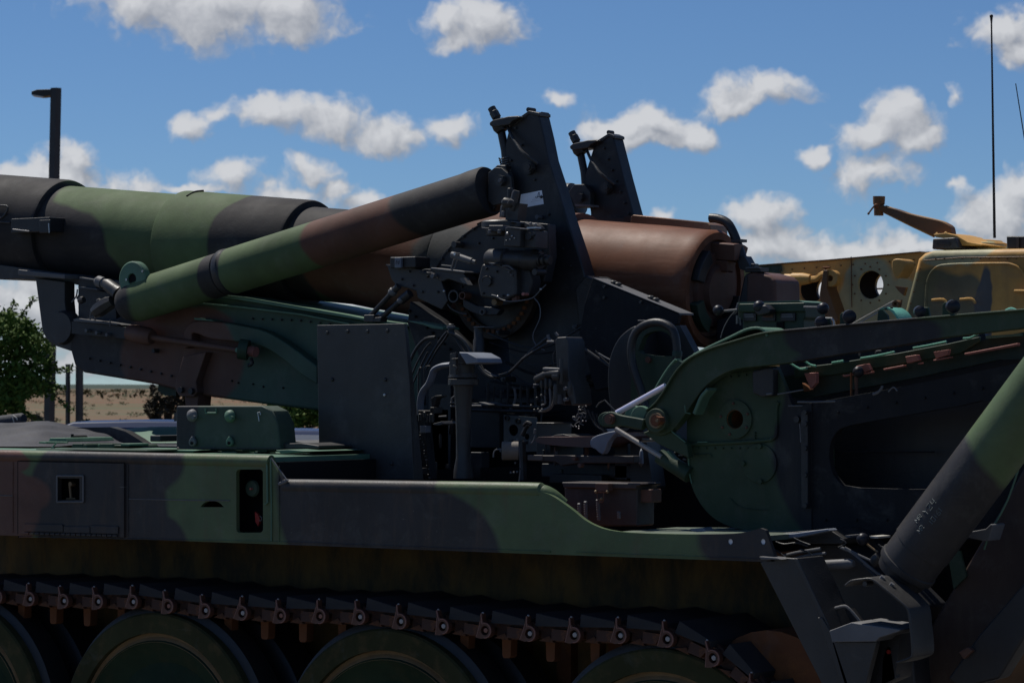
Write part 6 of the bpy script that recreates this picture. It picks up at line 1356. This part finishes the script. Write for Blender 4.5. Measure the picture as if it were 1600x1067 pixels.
# ================================================================== SMALL FASTENERS AND FITTINGS ON THE HOWITZER
def head(px, py, r, Y, par, mat='black', h=.007, seg=6):
    c = P(px, py, Y); k = S(c)*r
    return MB().lathe(c+Vector((0, .001, 0)), c-Vector((0, 1, 0)), [(0, k*1.25), (.002, k*1.25), (.002, k), (h, k*.92), (h+.001, 0)], seg).build('bolt', mat, par)
random.seed(21)
for i in range(9): head(806+i*9.2+i*i*.2, 200+i*27, 2.0, -.302, tw1, 'black')
for i in range(7): head(797+i*1.2, 215+i*36 if i < 3 else 330+i*26, 2.0, -.302, tw1, 'black')
for i in range(7): head(944+i*6.4, 232+i*17, 1.8, .258, tw2, 'black')
for i in range(10): head(640+i*9, 486+i*8.5, 2.2, -.282, HZ, 'shade')
for x, y in ((760, 420), (796, 425), (755, 458), (786, 462), (800, 430), (776, 424)): head(x, y, 1.8, -.512, HZ, 'grey' if x > 790 else 'black')
for x, y in ((640, 424), (668, 432), (684, 456), (660, 456), (628, 436), (646, 446)): head(x, y, 1.8, -.472, HZ, 'black')
for x, y in ((700, 440), (730, 402), (748, 380), (770, 372), (842, 372), (846, 392), (838, 432), (722, 448)): head(x, y, 1.8, -.412, HZ, 'black')
for i in range(9): head(1106+i*12, 594-i*1.6, 1.5, -1.122, lp, 'loader')
for i in range(13): head(1078+i*13 if i < 9 else 1180, 700 if i < 9 else 640+i*4, 1.3, -1.122, lp, 'loader')
for i in range(12): head(560-i*15, 508+abs(i-6)*0.6-i*1.2, 1.5, -.224, cr, 'black')
for i in range(10): head(140+i*16, 560+i*3.4, 1.7, -.224, cr, 'rubber')
for i in range(7): head(1290+i*48, 812, 2.2, YL_+.003, HZ, 'shade')
for i in range(6): head(1310+i*45, 644-i*7.5, 2.0, YL_+.003, HZ, 'shade')
# pipe runs, boxes and unions that crowd the crew space
def run(pts, Y, r, m_, nm='pipe_run'): return MB().ptube(pts, Y, r, seg=7).build(nm, m_, HZ)
for k in range(9):
    x = 762+k*10.5; y0 = 602+random.uniform(-6, 8); y1 = 640+random.uniform(0, 60)
    run([(x, y0), (x+random.uniform(-2, 2), (y0+y1)/2), (x+random.uniform(-10, 10), y1)], -.46+random.uniform(-.04, .03), random.uniform(1.2, 2.6), random.choice(['black', 'rubber', 'shade', 'grey' if k % 4 == 0 else 'black']))
for k in range(8):
    x0 = random.uniform(755, 800); x1 = random.uniform(850, 950); y = 520+k*15
    run([(x0, y), ((x0+x1)/2, y+random.uniform(8, 26)), (x1, y+random.uniform(-18, 16))], -.36+random.uniform(-.06, .02), random.uniform(1.0, 2.2), random.choice(['black', 'shade', 'rubber']), 'hose')
for k in range(16):
    x = random.uniform(756, 965); y = random.uniform(500, 665); w = random.uniform(4, 13); h = random.uniform(4, 12); Y = -.34+random.uniform(-.08, 0)
    b_ = MB().prism([(x, y), (x+w, y+random.uniform(-1, 1)), (x+w, y+h), (x, y+h)], Y-.03, Y+.04).build('fitting_block', random.choice(['black', 'shade', 'rubber']), HZ, bevel=.003)
    head(x+w*.3, y+h*.4, 1.3, Y-.031, b_, random.choice(['black', 'grey'])); head(x+w*.75, y+h*.6, 1.3, Y-.031, b_, 'black')
for k in range(14):
    x = random.uniform(640, 712); y = random.uniform(585, 735); Y = -.72+random.uniform(-.05, .1)
    if x < 660: x += 12
    cylv(x, y, y+random.uniform(6, 22), random.uniform(1.6, 4), Y, 'union', random.choice(['black', 'shade', 'rubber', 'black']), HZ, seg=10)
for k in range(12):
    x = random.uniform(845, 990); y = random.uniform(690, 745); Y = -.82+random.uniform(-.03, .08)
    cylv(x, y, y+random.uniform(5, 14), random.uniform(1.5, 4), Y, 'union', random.choice(['brown', 'rubber', 'black', 'chest']), HZ, seg=10)
for k in range(5):
    run([(918+k*7, 640+k*3), (930+k*5, 664+k*4), (945+k*8, 676), (952+k*10, 700+k*3)], -.66+k*.02, 1.6, 'black' if k % 2 else 'rubber', 'hose')
# weld beads with an uneven, hand-laid thickness
def bead(p0, p1, Y, r, par, mat, n=26):
    pts = [(p0[0]+(p1[0]-p0[0])*i/n+random.uniform(-.3, .3), p0[1]+(p1[1]-p0[1])*i/n+random.uniform(-.5, .5)) for i in range(n+1)]
    MB().ptube(pts, [Y+random.uniform(-.0007, .0007) for _ in pts], r, seg=6, smooth=1).build('weld_bead', mat, par)
bead((436, 727), (436, 846), YS-.001, 1.0, HZ, 'hull'); bead((200, 726), (200, 838), YS-.001, .8, HZ, 'hull'); bead((20, 722), (20, 832), YS-.001, .8, HZ, 'hull')
bead((426, 846), (860, 862), YS-.001, 1.1, HZ, 'hull', 60); bead((30, 838), (426, 846), YS-.001, 1.0, HZ, 'hull', 50); bead((900, 863), (1186, 873), YS-.001, 1.0, HZ, 'hull', 40)
bead((1080, 620), (1118, 588), -1.122, 1.2, lp, 'loader'); bead((1118, 588), (1205, 575), -1.122, 1.2, lp, 'loader', 40)
bead((277, 700), (436, 701), -1.222, 1.0, sb, 'black', 40)
# bolts, seams and fittings of the tan vehicle
def thead(px, py, r, Y, par):
    c = P(px, py, Y); k = S(c)*r; o = MB().lathe(c+Vector((0, .001, 0)), c-Vector((0, 1, 0)), [(0, k), (.006, k*.9), (.007, 0)], 8).build('bolt', 'tanbrown', par); return o
for i in range(12):
    a = math.radians(30*i); thead(1360+28*math.cos(a), 445+28*math.sin(a), 1.3, BY-.001, g1)
for i in range(13): thead(1200+i*19, 424-i*1.5, 1.2, BY-.001, g1)
for i in range(10): thead(1462+i*14, 404, 1.1, BY-.253, cb2)
for i in range(5): thead(1438-i*5, 420+i*18, 1.1, BY-.253, cb2)
o = MB(); o.ptube([(1444, 407), (1500, 402.5), (1640, 401)], BY-.252, .8, smooth=0, seg=5); o = o.build('cab_seam', 'tanbrown', cb2)
o = MB(); o.ptube([(1330, 401), (1331, 480)], BY-.002, .8, smooth=0, seg=5); o = o.build('girder_seam', 'tanbrown', g1)
